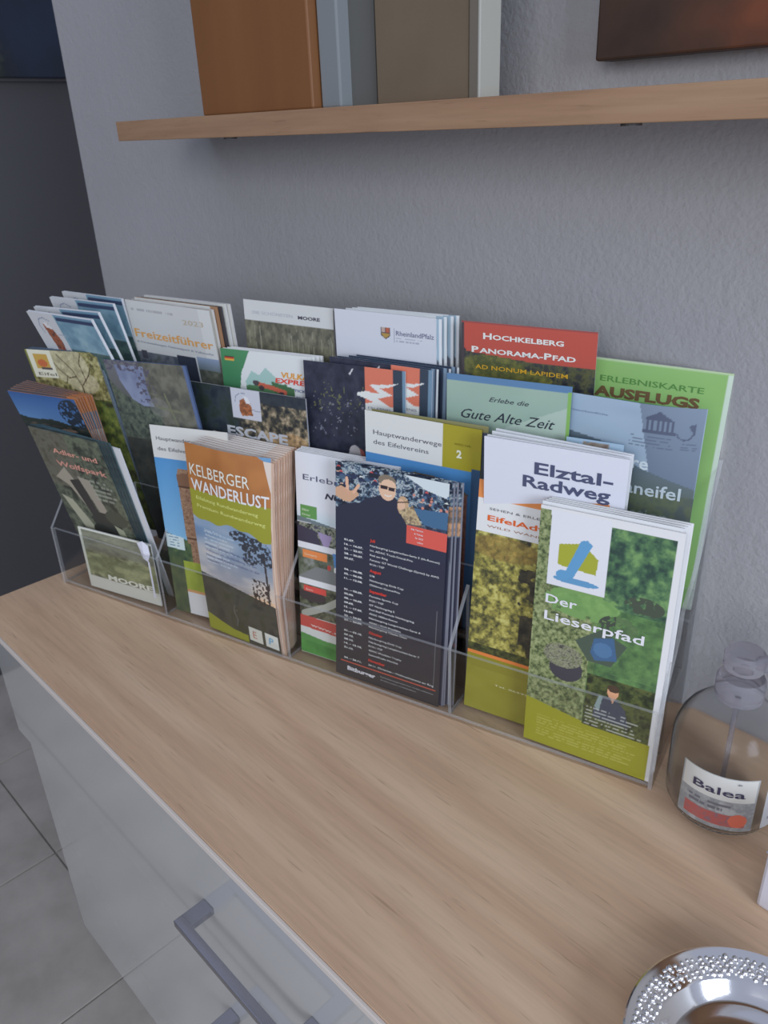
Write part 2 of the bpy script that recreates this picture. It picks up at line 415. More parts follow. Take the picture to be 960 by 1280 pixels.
def cover_mesh(pr, bend, name='cover', white=(206, 204, 222)):
    nx, ny = pr.nx, pr.ny
    V = np.zeros((ny, nx, 3)); V[..., 0] = pr.X * pr.w; V[..., 1] = (1 - pr.Y) * pr.h; V[..., 2] = 0.00012
    V = V.reshape(-1, 3)
    if bend is not None: V = bend(V, pr.w, pr.h)
    idx = np.arange(nx * ny).reshape(ny, nx)
    F = np.stack([idx[1:, :-1], idx[1:, 1:], idx[:-1, 1:], idx[:-1, :-1]], -1).reshape(-1, 4)
    me = bpy.data.meshes.new(name); me.vertices.add(len(V)); me.vertices.foreach_set('co', V.ravel())
    me.loops.add(F.size); me.loops.foreach_set('vertex_index', F.ravel().astype(np.int32))
    me.polygons.add(len(F)); me.polygons.foreach_set('loop_start', np.arange(0, F.size, 4, dtype=np.int32))
    me.update(calc_edges=True)
    me.polygons.foreach_set('use_smooth', np.ones(len(F), bool))
    ca = me.color_attributes.new('Col', 'FLOAT_COLOR', 'POINT')
    col = np.ones((nx * ny, 4)); im = np.clip(pr.img, 0, 255).reshape(-1, 3); g = im.mean(1, keepdims=True); im = g + (im - g) * 0.90
    im = 14 + im * 0.935; col[:, :3] = A(im, white=white)
    ca.data.foreach_set('color', col.ravel().astype(np.float32))
    me.materials.append(print_m)
    return me
def page_mesh(w, h, t, mat, bend, inset=0.0004, nyy=14):
    bm = bmesh.new(); nx_, ny_ = 10 if bend else 1, nyy if bend else 1
    V = {}
    for k, z in ((0, -t), (1, -0.00008)):
        for j in range(ny_ + 1):
            for i in range(nx_ + 1):
                x = inset + (w - 2 * inset) * i / nx_; y = inset + (h - 2 * inset) * j / ny_
                V[k, j, i] = [x, y, z]
    keys = list(V); arr = np.array([V[k] for k in keys])
    if bend is not None: arr = bend(arr, w, h)
    bv = {k: bm.verts.new(arr[n]) for n, k in enumerate(keys)}
    for k in (0, 1):
        for j in range(ny_):
            for i in range(nx_):
                bm.faces.new((bv[k, j, i], bv[k, j, i + 1], bv[k, j + 1, i + 1], bv[k, j + 1, i]))
    for j in range(ny_):
        for i in (0, nx_):
            bm.faces.new((bv[0, j, i], bv[0, j + 1, i], bv[1, j + 1, i], bv[1, j, i]))
    for i in range(nx_):
        for j in (0, ny_):
            bm.faces.new((bv[0, j, i], bv[0, j, i + 1], bv[1, j, i + 1], bv[1, j, i]))
    bmesh.ops.recalc_face_normals(bm, faces=bm.faces)
    me = bpy.data.meshes.new('page_block'); bm.to_mesh(me); bm.free(); me.materials.append(mat)
    return me

# ------------------------------------------------------------------ rack frame (turned 14.6 degrees to the wall)
TH = 0.2543
R0 = Vector((0.0246, -0.3937, 0.0))
RM = Matrix.Translation(R0) @ Matrix.Rotation(TH, 4, 'Z')
def pose(q):
    u, vv, z, a, b, c = q[:6]; a, b, c = map(math.radians, (a, b, c))
    r = Vector((1, 0, 0)); up = Vector((0, math.sin(a), math.cos(a))); n = Vector((0, -math.cos(a), math.sin(a)))
    r, up = math.cos(b) * r + math.sin(b) * up, -math.sin(b) * r + math.cos(b) * up
    Z = Matrix.Rotation(c, 3, 'Z'); r, up, n = Z @ r, Z @ up, Z @ n
    M = Matrix(((r.x, up.x, n.x, u), (r.y, up.y, n.y, vv), (r.z, up.z, n.z, z), (0, 0, 0, 1)))
    return RM @ M
Q = {
    'lieser': (0.5559, 0.0052, 0.0034, 4.54, 0.35, -1.38, 0.1012, 0.203),
    'lieserBack': (0.5584, 0.0156, 0.0034, 4.91, -0.05, 0.09, 0.0993, 0.205),
    'eifeladv': (0.4957, 0.0190, 0.0034, 4.6, -1.2, 1.0, 0.1, 0.207),
    'schedule': (0.3721, 0.005, 0.0034, 4.89, -1, 1.28, 0.1047, 0.205),
    'schedB': (0.3844, 0.0118, 0.0034, 4.2, -0.46, 1.2, 0.1045, 0.205),
    'nuer': (0.3229, 0.0270, 0.0034, 6.4, 0.6, 0.8, 0.1119, 0.2),
    'nuerF': (0.3239, 0.0170, 0.0034, 5.8, 0.5, 0.32, 0.1, 0.2),
    'kelb': (0.2174, 0.0062, 0.0034, -0.8, -1.77, -1.44, 0.0931, 0.203),
    'kelbBack': (0.2146, 0.0285, 0.0034, 5.2, -1.2, -0.66, 0.0993, 0.201),
    'hauptL': (0.1625, 0.0150, 0.0034, 5.0, 3.9, -0.1, 0.1, 0.2),
    'adler': (0.0208, 0.029, 0.0036, -13.09, -1.73, 1.29, 0.0977, 0.2),
    'adlerBack': (0.0324, 0.0345, 0.0036, -13.03, -2.79, -0.32, 0.0963, 0.205),
    'sky': (-0.0098, 0.0415, 0.061, -14.65, 1.79, 1.15, 0.1013, 0.17),
    'skyBack': (-0.0197, 0.049, 0.061, -9.09, -1.67, -0.59, 0.1011, 0.175),
    'moorecard': (0.0414, 0.0052, 0.0045, -0.77, -0.27, 3.22, 0.1034, 0.075),
    'tree': (0.0020, 0.0505, 0.0604, -7.51, 2.78, 3.16, 0.1025, 0.205),
    'treeB': (0.002, 0.0563, 0.0603, -7, 2.5, 2.4, 0.1016, 0.205),
    'cross': (0.1125, 0.05, 0.0603, -6.5, 1.8, 2.97, 0.1028, 0.205),
    'escape': (0.1842, 0.0499, 0.0604, 0.76, -0.12, 0.43, 0.1412, 0.185),
    'express': (0.2209, 0.0601, 0.0606, 2.83, 0.63, 0.79, 0.1034, 0.215),
    'dark': (0.3189, 0.0541, 0.0606, 3.41, 0.59, 0.31, 0.1016, 0.215),
    'dark2': (0.3389, 0.0605, 0.0605, 2.71, -0.78, -0.36, 0.0997, 0.22),
    'dark3': (0.3583, 0.0679, 0.0604, 2.44, -0.54, -0.44, 0.0963, 0.22),
    'haupt2': (0.3864, 0.0448, 0.0603, -0.8, -2.17, 3.08, 0.1022, 0.188),
    'haupt2B': (0.3958, 0.0489, 0.0603, -0.75, -0.6, 2.0, 0.1022, 0.188),
    'gute': (0.4586, 0.0559, 0.0604, 2.51, 0.42, 0.36, 0.1008, 0.22),
    'vulkan': (0.5554, 0.066, 0.0605, 1.15, 0.38, -6.44, 0.0959, 0.215),
    'erlB': (0.5598, 0.0780, 0.0607, 5.0, 1.0, 0.96, 0.095, 0.205),
    'elztal': (0.5005, 0.0448, 0.0603, -4.75, -1.38, 2.83, 0.1056, 0.188),
    'elztalB': (0.5019, 0.0540, 0.0603, -2.12, -1.6, -0.78, 0.1013, 0.188),
    'blau0': (0.0216, 0.088, 0.112, -19.88, -0.12, -3.2, 0.0999, 0.205),
    'blau1': (0.0225, 0.093, 0.112, -18.13, 1.28, -2.49, 0.0997, 0.205),
    'blau2': (0.0152, 0.098, 0.112, -12.83, 0.25, -3.32, 0.0994, 0.205),
    'blau3': (0.0135, 0.1029, 0.112, -9.27, 0.12, -5.64, 0.0986, 0.205),
    'freiz': (0.1028, 0.0899, 0.112, -8.31, -2.44, 2.47, 0.1027, 0.205),
    'freizBack': (0.117, 0.1060, 0.112, -6.1, -1.04, 0.53, 0.1001, 0.205),
    'moore': (0.2297, 0.0899, 0.1119, 1.06, -0.89, 0.15, 0.0997, 0.205),
    'rlp': (0.336, 0.0899, 0.1119, -0.47, -0.56, -0.06, 0.098, 0.205),
    'rlpB': (0.3524, 0.1001, 0.1121, 0.63, -0.11, -0.16, 0.0982, 0.2),
    'hoch': (0.4592, 0.0909, 0.1119, -1.42, -0.11, 0.6, 0.1077, 0.205),
    'erleb': (0.5463, 0.1018, 0.1017, 3.83, -0.98, -0.37, 0.1085, 0.19),
}
def leaflet(key, name, label, art, texts=(), t=0.0016, res=0.001, cat='brochure', group=None, edge=None, bend=None, white=(206, 204, 222), q=None, extras=None):
    q = q or Q[key]; w, h = q[6], q[7]
    root = thing(name, label, cat, mat=pose(q), group=group)
    pr = Print(w, h, res); art(pr)
    me = cover_mesh(pr, bend, white=white); o = bpy.data.objects.new('cover', me); C.objects.link(o); o.parent = root
    pm_ = page_mesh(w, h, t, edge or page_m, bend); o = bpy.data.objects.new('page_block', pm_); C.objects.link(o); o.parent = root
    if texts: letters(root, w, h, texts, bend)
    return root
ORD = ['', 'first', 'second', 'third', 'fourth', 'fifth', 'sixth', 'seventh', 'eighth', 'ninth', 'tenth']
def restack(root, q0, q1, n, stack_name, group, jit=0.0006, first=1, t=0.0016):
    """further copies of a leaflet behind the first one; every copy an object with its own parts"""
    out = []
    for k in range(first, n + 1):
        f = k / n
        q = [q0[i] * (1 - f) + q1[i] * f for i in range(6)]
        q[0] += random.uniform(-jit, jit); q[4] += random.uniform(-0.12, 0.12)
        r = root.copy(); C.objects.link(r); r['group'] = group
        r['label'] = '%s %s' % (ORD[k] if k < n else 'rearmost', stack_name)
        r.matrix_world = pose(q)
        for ch in list(root.children):
            if ch.name.startswith('lettering') and f < 1 and k > 0: continue
            c = ch.copy(); C.objects.link(c); c.parent = r
        out.append(r)
    return out

# ------------------------------------------------------------------ acrylic rack
acr = bpy.data.materials.new('clear_acrylic'); acr.use_nodes = True
nt = acr.node_tree; nt.nodes.remove(nt.nodes['Principled BSDF']); out = nt.nodes['Material Output']
tr = nt.nodes.new('ShaderNodeBsdfTransparent'); tr.inputs[0].default_value = (0.965, 0.97, 0.972, 1)
gl = nt.nodes.new('ShaderNodeBsdfGlossy'); gl.inputs['Roughness'].default_value = 0.06
lw = nt.nodes.new('ShaderNodeLayerWeight'); pw = nt.nodes.new('ShaderNodeMath'); pw.operation = 'POWER'; pw.inputs[1].default_value = 4.5
nt.links.new(lw.outputs['Facing'], pw.inputs[0]); fr = nt.nodes.new('ShaderNodeMath'); fr.operation = 'MULTIPLY_ADD'; fr.inputs[1].default_value = 0.45; fr.inputs[2].default_value = 0.035; nt.links.new(pw.outputs[0], fr.inputs[0])
mx = nt.nodes.new('ShaderNodeMixShader'); nt.links.new(fr.outputs[0], mx.inputs[0]); nt.links.new(tr.outputs[0], mx.inputs[1]); nt.links.new(gl.outputs[0], mx.inputs[2])
nt.links.new(mx.outputs[0], out.inputs['Surface'])
acr_e = bpy.data.materials.new('acrylic_cut_edge'); acr_e.use_nodes = True
nt = acr_e.node_tree; b = nt.nodes['Principled BSDF']; b.inputs['Base Color'].default_value = (0.72, 0.73, 0.72, 1); b.inputs['Roughness'].default_value = 0.25
tr = nt.nodes.new('ShaderNodeBsdfTransparent'); mx = nt.nodes.new('ShaderNodeMixShader'); mx.inputs[0].default_value = 0.34
nt.links.new(tr.outputs[0], mx.inputs[1]); nt.links.new(b.outputs[0], mx.inputs[2]); nt.links.new(mx.outputs[0], nt.nodes['Material Output'].inputs['Surface'])

rack = thing('brochure_rack', 'clear acrylic three-tier brochure rack standing on the oak worktop', 'rack', mat=RM)
W4 = 0.66
def plate(name, lo, hi, thin, bevel=0.0):
    """thin acrylic sheet: broad faces clear, the cut rim brighter"""
    bm = bmesh.new(); add_box(bm, lo, hi)
    for f in bm.faces:
        n = f.normal; f.material_index = 0 if abs(n[thin]) > 0.9 else 1
    return obj(name, bm, [acr, acr_e], rack)
prof = [(0, 0), (0, 0.07), (0.018, 0.092), (0.034, 0.115), (0.036, 0.137), (0.060, 0.150), (0.078, 0.168), (0.095, 0.20), (0.112, 0.225), (0.112, 0)]
def side(name, u, t, pr_):
    bm = bmesh.new(); add_poly_prism(bm, pr_, 'x', u, u + t)
    bmesh.ops.recalc_face_normals(bm, faces=bm.faces); bm.normal_update()
    for f in bm.faces: f.material_index = 0 if abs(f.normal.x) > 0.9 else 1
    return obj(name, bm, [acr, acr_e], rack)
side('side_panel', 0.0, 0.003, prof)
side('side_panel', W4 - 0.003, 0.003, prof)
pd = [(0.0032, 0.0032), (0.0032, 0.0695), (0.018, 0.088), (0.0372, 0.112), (0.0372, 0.0032)]
for u in (0.1575, 0.3185, 0.4885): side('divider', u, 0.003, pd)
plate('front_lip', (0.003, 0.0, 0.0), (W4 - 0.003, 0.003, 0.07), 1)
plate('bottom_plate', (0.003, 0.003, 0.0), (W4 - 0.003, 0.1095, 0.003), 2)
plate('middle_lip', (0.104, 0.0372, 0.003), (W4 - 0.003, 0.0400, 0.130), 1)
plate('pocket_back', (0.003, 0.0378, 0.003), (0.1035, 0.0398, 0.0560), 1)
plate('middle_floor', (0.003, 0.0400, 0.0565), (W4 - 0.003, 0.0830, 0.0595), 2)
plate('rear_lip', (0.003, 0.0830, 0.055), (W4 - 0.003, 0.0855, 0.128), 1)
plate('rear_floor', (0.003, 0.0855, 0.0975), (W4 - 0.003, 0.1095, 0.1005), 2)
plate('back_panel', (0.003, 0.1095, 0.0), (W4 - 0.003, 0.1120, 0.222), 1)

#ART_BEGIN
# ------------------------------------------------------------------ front row, right bay
WH = (215, 213, 228)
GREENS = [(22, 34, 26), (40, 66, 36), (66, 104, 48), (104, 138, 70), (140, 166, 96)]
def art_lieser(p):
    p.rect(0, 0, 1, 1, (70, 100, 60))
    p.tex(p.R(0, 0, 1, 1), [(40, 60, 42), (66, 94, 56), (92, 122, 70), (112, 142, 86)], 8, 3, 5, 1.8)
    p.tex(p.R(0, 0, .14, .45) | p.R(0, .4, .45, .86), [(52, 66, 38), (100, 112, 72), (128, 138, 92), (150, 158, 116)], 2.2, 12, 4)
    p.tex(p.R(.5, .03, .96, .34), [(34, 58, 54), (54, 90, 66), (78, 116, 76), (106, 146, 88)], 6, 5, 5, 2.2)
    p.tex(p.R(.5, .34, .96, .62), [(44, 74, 52), (68, 106, 62), (88, 130, 74)], 8, 6, 5)
    p.put(p.E(.38, .35, .30, .06) & (vnoise(p.mx, p.my, 6, 99, 3) > .33), (108, 148, 82)); p.tex(p.E(.40, .345, .24, .035), [(98, 140, 76), (118, 160, 90)], 5, 4)
    p.put(p.E(.64, .40, .14, .04) & (vnoise(p.mx, p.my, 4, 98, 3) > .42), (56, 64, 58)); p.put(p.E(.80, .30, .14, .035) & (vnoise(p.mx, p.my, 4, 97, 3) > .42), (60, 70, 60)); p.tex(p.R(.62, .36, .96, .60), [(56, 90, 56), (84, 124, 70), (104, 146, 82)], 5, 96, 4, 2, 1, .6)
    p.poly([(.34, .50), (.52, .43), (.72, .47), (.62, .57), (.45, .57)], (62, 78, 70))
    p.poly([(.48, .47), (.62, .45), (.66, .54), (.50, .56), (.46, .53)], (52, 88, 138)); p.ell(.55, .51, .07, .03, (64, 106, 160))
    p.ell(.29, .63, .13, .055, (54, 52, 66)); p.tex(p.E(.26, .58, .15, .05), [(60, 60, 60), (140, 140, 120), (90, 96, 70)], 1.5, 15)
    p.rect(0, 0, .96, .012, WH); p.rect(.08, 0, .96, .03, WH); p.rect(.955, 0, 1, 1, WH)
    p.rect(.085, .01, .52, .30, (214, 213, 234))
    p.poly([(.155, .135), (.33, .115), (.45, .165), (.44, .225), (.16, .215)], (158, 160, 40))
    p.poly([(.315, .105), (.36, .10), (.40, .115), (.28, .255), (.19, .262), (.22, .235)], (80, 144, 206))
    p.ell(.30, .268, .17, .013, (80, 140, 200)); p.ell(.20, .252, .05, .02, (80, 144, 206))
    # inset picture with a walker
    p.tex(p.R(.46, .62, .955, .845), [(26, 32, 22), (50, 62, 34), (84, 92, 44), (40, 50, 34)], 6, 21, 5)
    p.poly([(.53, .76), (.57, .70), (.68, .69), (.76, .73), (.80, .80), (.53, .80)], (54, 62, 84)); p.poly([(.535, .75), (.56, .70), (.59, .70), (.57, .77)], (130, 150, 160))
    p.ell(.66, .672, .042, .027, (214, 150, 118)); p.ell(.66, .655, .044, .016, (66, 48, 38)); p.poly([(.645, .695), (.68, .695), (.665, .72)], (206, 146, 116))
    p.lines(.47, .755, .93, .845, 6, (200, 200, 206), 4, .7, .42)
    p.rect(0, .855, 1, 1, (154, 150, 22)); p.poly([(0, .80), (.45, .835), (.45, .86), (0, .86)], (154, 150, 22)); p.rect(.45, .845, 1, .87, (152, 148, 24))
    p.lines(.10, .865, .90, .965, 8, (182, 178, 84), 9, .75, .4)
    p.rect(.965, 0, 1, 1, WH)
tx_lieser = [T('Der', .09, .375, 7.2, (232, 232, 236), width=.24, bold=.014), T('Lieserpfad', .09, .445, 7.4, (232, 232, 236), width=.74, bold=.014)]
leaflet('lieser', 'leaflet', 'green valley trail leaflet with blue brush-stroke logo, foremost in the right bay', art_lieser, tx_lieser, res=.0006, t=.0018)
def art_white(p):
    p.rect(0, 0, 1, 1, (214, 213, 230)); p.tex(p.R(.0, .06, .97, .84), GREENS, 8, 5, 4)
    p.rect(.97, 0, 1, 1, (220, 219, 232))
r_ = leaflet('lieser', 'leaflet', 'first spare copy behind the blue brush-stroke trail leaflet, counted from the front', art_white, (), t=.0018, group='spare trail leaflets right bay',
             q=Q['lieser'][:1] + (.0080,) + Q['lieser'][2:6] + (.0993, .205))
restack(r_, Q['lieser'], Q['lieserBack'], 4, 'spare copy behind the blue brush-stroke trail leaflet, counted from the front', 'spare trail leaflets right bay', first=2)

def art_eifel(p):
    p.rect(0, 0, 1, 1, (214, 212, 226)); p.rect(0, 0, 1, .072, (222, 126, 60))
    p.tex(p.R(0, .205, 1, .725), [(50, 50, 30), (88, 84, 44), (132, 122, 54), (168, 156, 72), (188, 180, 104)], 4, 41, 5, 2.0)
    m = p.R(.42, .205, 1, .725) | p.E(.62, .40, .25, .16)
    p.tex(m & (vnoise(p.mx, p.my, 14, 77, 3) + (p.X - .5) * .9 > .45), [(26, 26, 24), (46, 44, 36), (70, 62, 46)], 6, 42, 4)
    p.tex(p.E(.25, .26, .3, .05), [(150, 110, 50), (120, 96, 44), (176, 130, 60)], 3, 44, 4, 2, 1, .6)
    p.ell(.62, .47, .10, .02, (104, 56, 44), .7)
    p.tex(p.R(0, .69, 1, .73), [(36, 40, 24), (80, 84, 40)], 3, 45)
    p.rect(0, .725, 1, .742, (224, 118, 52)); p.rect(0, .742, 1, 1, (136, 128, 26))
    p.tex(p.R(0, .80, 1, 1), [(136, 128, 26), (158, 152, 50)], 14, 47, 2, 1.5, 1, .5)
tx = [T('SEHEN & ERLEBEN FREIZEIT', .10, .112, 1.9, (90, 88, 98), width=.80), T('EifelAdventures', .09, .155, 4.4, (212, 96, 40), width=.92, bold=.02), T('WILD WANDERN WEITE', .09, .182, 1.8, (150, 100, 80), width=.86),
      T('Abteistraße 12 | Eifel', .88, .835, 1.6, (200, 196, 150), align='R'), T('Tel. 06592 / 985 3412', .88, .862, 1.6, (220, 216, 180), align='R', width=.62, bold=.01), T('info & mehr', .88, .889, 1.6, (220, 216, 180), align='R')]
leaflet('eifeladv', 'leaflet', 'adventure leaflet with orange top band, autumn trees and olive foot', art_eifel, tx, res=.0006)

# ------------------------------------------------------------------ front row, third bay
def art_sched(p):
    NV = (36, 38, 62)
    p.rect(0, 0, 1, 1, NV); p.grad(p.R(0, .28, 1, 1), (34, 36, 62), (40, 38, 46), .3, 1)
    p.tex(p.R(0, 0, 1, .225), [(20, 24, 44), (40, 60, 92), (84, 108, 138), (190, 196, 206), (50, 66, 100)], 3.2, 51, 4, 3.2, .8)
    rs = np.random.RandomState(5)
    for k in range(70):
        cx, cy = rs.rand(), rs.rand() * .2
        if cx < .62 and cx > .28 and cy > .05: continue
        p.ell(cx, cy + .004, .016, .006, [(206, 160, 140), (196, 60, 60), (40, 60, 110), (210, 210, 214), (30, 34, 60)][k % 5]); p.ell(cx, cy + .014, .03, .010, [(30, 40, 76), (60, 84, 120), (22, 26, 44)][k % 3])
    p.poly([(.62, 0), (1, 0), (1, .065), (.8, .045)], (196, 204, 222))
    for k in range(26): p.ell(.66 + .34 * rs.rand(), .05 + .08 * rs.rand(), .012, .006, [(200, 120, 110), (34, 44, 80), (70, 100, 140)][k % 3])
    p.poly([(.70, .13), (1, .12), (1, .20), (.80, .19)], (52, 92, 140))
    # man in dark jacket, sunglasses, raised hand
    p.poly([(.14, .34), (.16, .19), (.28, .135), (.42, .105), (.56, .11), (.66, .17), (.72, .34)], (32, 34, 58)); p.poly([(0, .20), (.12, .17), (.30, .15), (.36, .30), (0, .34)], (33, 35, 58))
    p.poly([(0, .115), (.05, .10), (.14, .115), (.19, .105), (.22, .125), (.14, .165), (.08, .165), (0, .15)], (200, 150, 124))
    p.stroke([(.115, .12), (.105, .065)], 3.0, (222, 164, 140)); p.stroke([(.17, .12), (.215, .085)], 2.6, (222, 164, 140)); p.stroke([(.13, .13), (.09, .115)], 3, (206, 150, 126))
    p.ell(.475, .075, .075, .048, (222, 172, 150)); p.ell(.47, .04, .078, .024, (120, 104, 92)); p.ell(.485, .058, .066, .024, (224, 176, 154))
    p.rect(.415, .062, .475, .078, (40, 26, 34)); p.rect(.485, .064, .54, .080, (40, 26, 34)); p.rect(.40, .064, .56, .068, (40, 26, 34)); p.stroke([(.45, .100), (.48, .105), (.51, .099)], .9, (236, 220, 214))
    p.ell(.615, .13, .05, .04, (190, 150, 120)); p.ell(.60, .128, .032, .024, (214, 168, 146)); p.stroke([(.57, .12), (.66, .11)], 1.0, (60, 44, 40)); p.tex(p.P([(.58, .155), (.70, .12), (.80, .21), (.66, .21)]), [(150, 124, 96), (196, 170, 134), (110, 90, 76)], 3, 57)
    p.poly([(.66, .20), (1, .19), (1, .25), (.66, .26)], (34, 36, 60), .6)
    p.rect(.655, .205, 1, .285, (214, 74, 66))
    p.rect(.05, .922, .97, .927, (196, 70, 50)); p.rect(.945, .55, .95, .90, (120, 120, 130), .8)
WHT = (214, 214, 224); RED = (222, 66, 56)
tx = []
rows = [('Juli', None), ('Nürburgring Langstrecken-Serie 5 (6h-Rennen)', '01.07.'), ('Int. ADAC Truck-Grand-Prix', '14. – 16.07.'), ('Rad am Ring', '21. – 23.07.'), ('Fanatec GT World Challenge (Sprint) by AWS', '28. – 30.07.'), ('RCN / TGP', '30.07.'), (None, None),
        ('August', None), ('DTM', '04. – 06.08.'), ('Nürburgring Drift Cup', '05. – 06.08.'), ('Oldtimer-Grand-Prix', '11. – 13.08.'), (None, None),
        ('September', None), ('Porsche Sports Cup', '01. – 03.09.'), ('RCN / TGP', '02.09.'), ('GT Nürburgring E', '08. – 10.09.'), ('Red Bull Formula Nürburgring', '09.09.'), ('ADAC 1000km-Rennen', '15. – 17.09.'), ('Nürburgring Langstrecken-Serie 6', '16.09.'), ('ADAC / RCN Westfalen', '22. – 24.09.'), ('Nürburgring Classic Days', '23. – 24.09.'), (None, None),
        ('Oktober', None), ('Nürburgring Drift Cup', '01. – 03.10.'), ('Nürburgring Langstrecken-Serie 7', '07.10.'), ('RCN / TGP', '08.10.'), ('ADAC Westfalen Trophy', '14. – 15.10.'), ('Saisonfinale Herbst', '21.10.'), (None, None),
        ('November', None), ('24.11. Christmas – Weihnachtsmarkt am Ring', '24. – 26.11.')]
yy = .318
for a, d_ in rows:
    if a is None: yy += .010; continue
    if d_ is None: tx.append(T(a, .33, yy, 2.7, RED, bold=.022))
    else: tx.append(T(a, .33, yy, 1.75, WHT, width=min(.0150 * len(a), .62), bold=.006)); tx.append(T(d_, .085, yy, 1.7, WHT, width=.014 * len(d_) + .01, bold=.03))
    yy += .0212
tx += [T('Alle Termine', .80, .222, 1.5, (240, 226, 226), align='R', bold=.01), T('& Tickets', .80, .239, 1.5, (240, 226, 226), align='R', bold=.01), T('für 2023', .80, .256, 1.5, (240, 226, 226), align='R', bold=.01), T('online', .80, .273, 1.5, (240, 226, 226), align='R', bold=.01),
       T('Bitburger', .12, .965, 4.0, (226, 226, 232), width=.28, bold=.03), T('Nürburgring Langstrecken-Serie  Herzlich willkommen', .45, .948, 1.2, (170, 170, 180), width=.50), T('Änderungen vorbehalten', .45, .964, 1.2, (170, 170, 180), width=.34)]
leaflet('schedule', 'event_flyer', 'dark navy event flyer with selfie photo and red month headings', art_sched, tx, res=.0005, t=.0008, edge=edge_mat((60, 62, 86)))
def art_sched2(p):
    p.rect(0, 0, 1, 1, (36, 38, 62)); p.tex(p.R(0, 0, 1, .225), [(20, 24, 44), (40, 60, 92), (190, 196, 206)], 3, 51, 4, 3)
    p.tex(p.R(.88, .10, 1, .22), [(200, 150, 120), (170, 120, 90), (90, 80, 80)], 4, 58); p.rect(.985, 0, 1, 1, (110, 112, 136))
r_ = leaflet('schedB', 'event_flyer', 'first spare navy flyer behind the selfie event flyer, counted from the front', art_sched2, (), t=.0008, edge=edge_mat((120, 122, 146)), group='spare navy event flyers', q=(.3763, .0066, .0034, 4.7, -1.2, 2.0, .1035, .205))
restack(r_, Q['schedule'], Q['schedB'], 4, 'spare navy flyer behind the selfie event flyer, counted from the front', 'spare navy event flyers', first=2)

def art_nuer(p):
    p.rect(0, 0, 1, 1, (212, 212, 234)); p.grad(p.R(0, .25, 1, .32), (212, 212, 234), (186, 204, 226), .25, .32)
    p.rect(.04, .245, .22, .305, (84, 142, 72))
    p.poly([(0, .30), (.5, .33), (1, .33), (1, .34), (0, .325)], (96, 110, 124))
    p.tex(p.R(0, .33, 1, .425), [(34, 36, 44), (74, 82, 70), (150, 152, 140), (60, 60, 80)], 4, 61, 4, 2.6); p.poly([(0, .345), (.20, .36), (.26, .425), (0, .425)], (52, 48, 72)); p.poly([(.22, .36), (.38, .37), (.34, .425), (.28, .425)], (150, 132, 184))
    p.rect(0, .425, 1, .455, (212, 212, 232))
    p.tex(p.R(0, .455, 1, .60), [(60, 66, 56), (92, 98, 86), (124, 126, 130)], 5, 62, 4); p.poly([(.38, .45), (1, .45), (1, .53), (.40, .52)], (74, 130, 206)); p.poly([(0, .60), (.2, .535), (1, .55), (1, .61), (0, .61)], (112, 114, 122))
    for k in range(9): p.ell(.34 + .07 * k, .525 + .004 * (k % 3), .02, .013, [(190, 60, 60), (220, 220, 226), (60, 60, 84)][k % 3])
    p.ell(.62, .555, .04, .026, (196, 56, 60)); p.rect(.05, .462, .32, .50, (224, 122, 62))
    p.rect(0, .605, 1, .635, (212, 212, 228))
    p.tex(p.R(0, .635, 1, .80), [(40, 42, 38), (74, 78, 62), (110, 112, 94)], 4, 63, 4); p.stroke([(.05, .79), (.30, .73), (.42, .69), (.60, .675), (.78, .70), (1, .69)], 7, (160, 160, 158)); p.stroke([(.30, .76), (.5, .72), (.8, .74)], 3, (84, 90, 72)); p.ell(.14, .69, .16, .03, (58, 48, 54)); p.rect(.05, .642, .30, .672, (208, 62, 58))
    p.rect(0, .80, 1, 1, (206, 206, 214)); p.poly([(0, .80), (1, .81), (1, .875), (0, .86)], (198, 62, 58))
    p.poly([(0, .895), (.3, .91), (.6, .905), (1, .92), (1, 1), (0, 1)], (70, 140, 66)); p.tex(p.P([(0, .93), (.5, .94), (1, .93), (1, 1), (0, 1)]), [(52, 122, 52), (74, 148, 64)], 10, 64)
tx = [T('Erlebniswelt', .08, .125, 5.2, (84, 84, 112), width=.78, shear=0), T('NÜRBURGRING', .31, .195, 5.0, (50, 50, 72), width=.80, bold=.035, shear=.25), T('Eifeler', .06, .272, 2.2, (200, 224, 190), bold=.01), T('Kirmes', .06, .294, 2.2, (200, 224, 190), bold=.01), T('Gästekarte', .07, .487, 2.2, (246, 214, 190)), T('Eintritt', .08, .664, 2.0, (246, 214, 210)), T('www.erlebnisring.de', .12, .848, 3.2, (232, 190, 190), width=.9, bold=.015, rise=-.06)]
leaflet('nuerF', 'leaflet', 'white experience leaflet with stacked race pictures, partly behind the navy flyer', art_nuer, tx, res=.0006, white=(206, 204, 222))
def art_plainwhite(p): p.rect(0, 0, 1, 1, (216, 215, 232)); p.tex(p.R(.0, .33, 1, .8), [(60, 60, 60), (120, 120, 120)], 6, 3)
r_ = leaflet('nuerF', 'leaflet', 'first spare white leaflet behind the stacked race pictures one, counted from the front', art_plainwhite, (), t=.0017, group='spare white leaflets third bay', q=(.3236, .019, .0034, 6.0, .5, .4, .104, .2))
restack(r_, Q['nuerF'], Q['nuer'], 5, 'spare white leaflet behind the stacked race pictures one, counted from the front', 'spare white leaflets third bay', first=2)

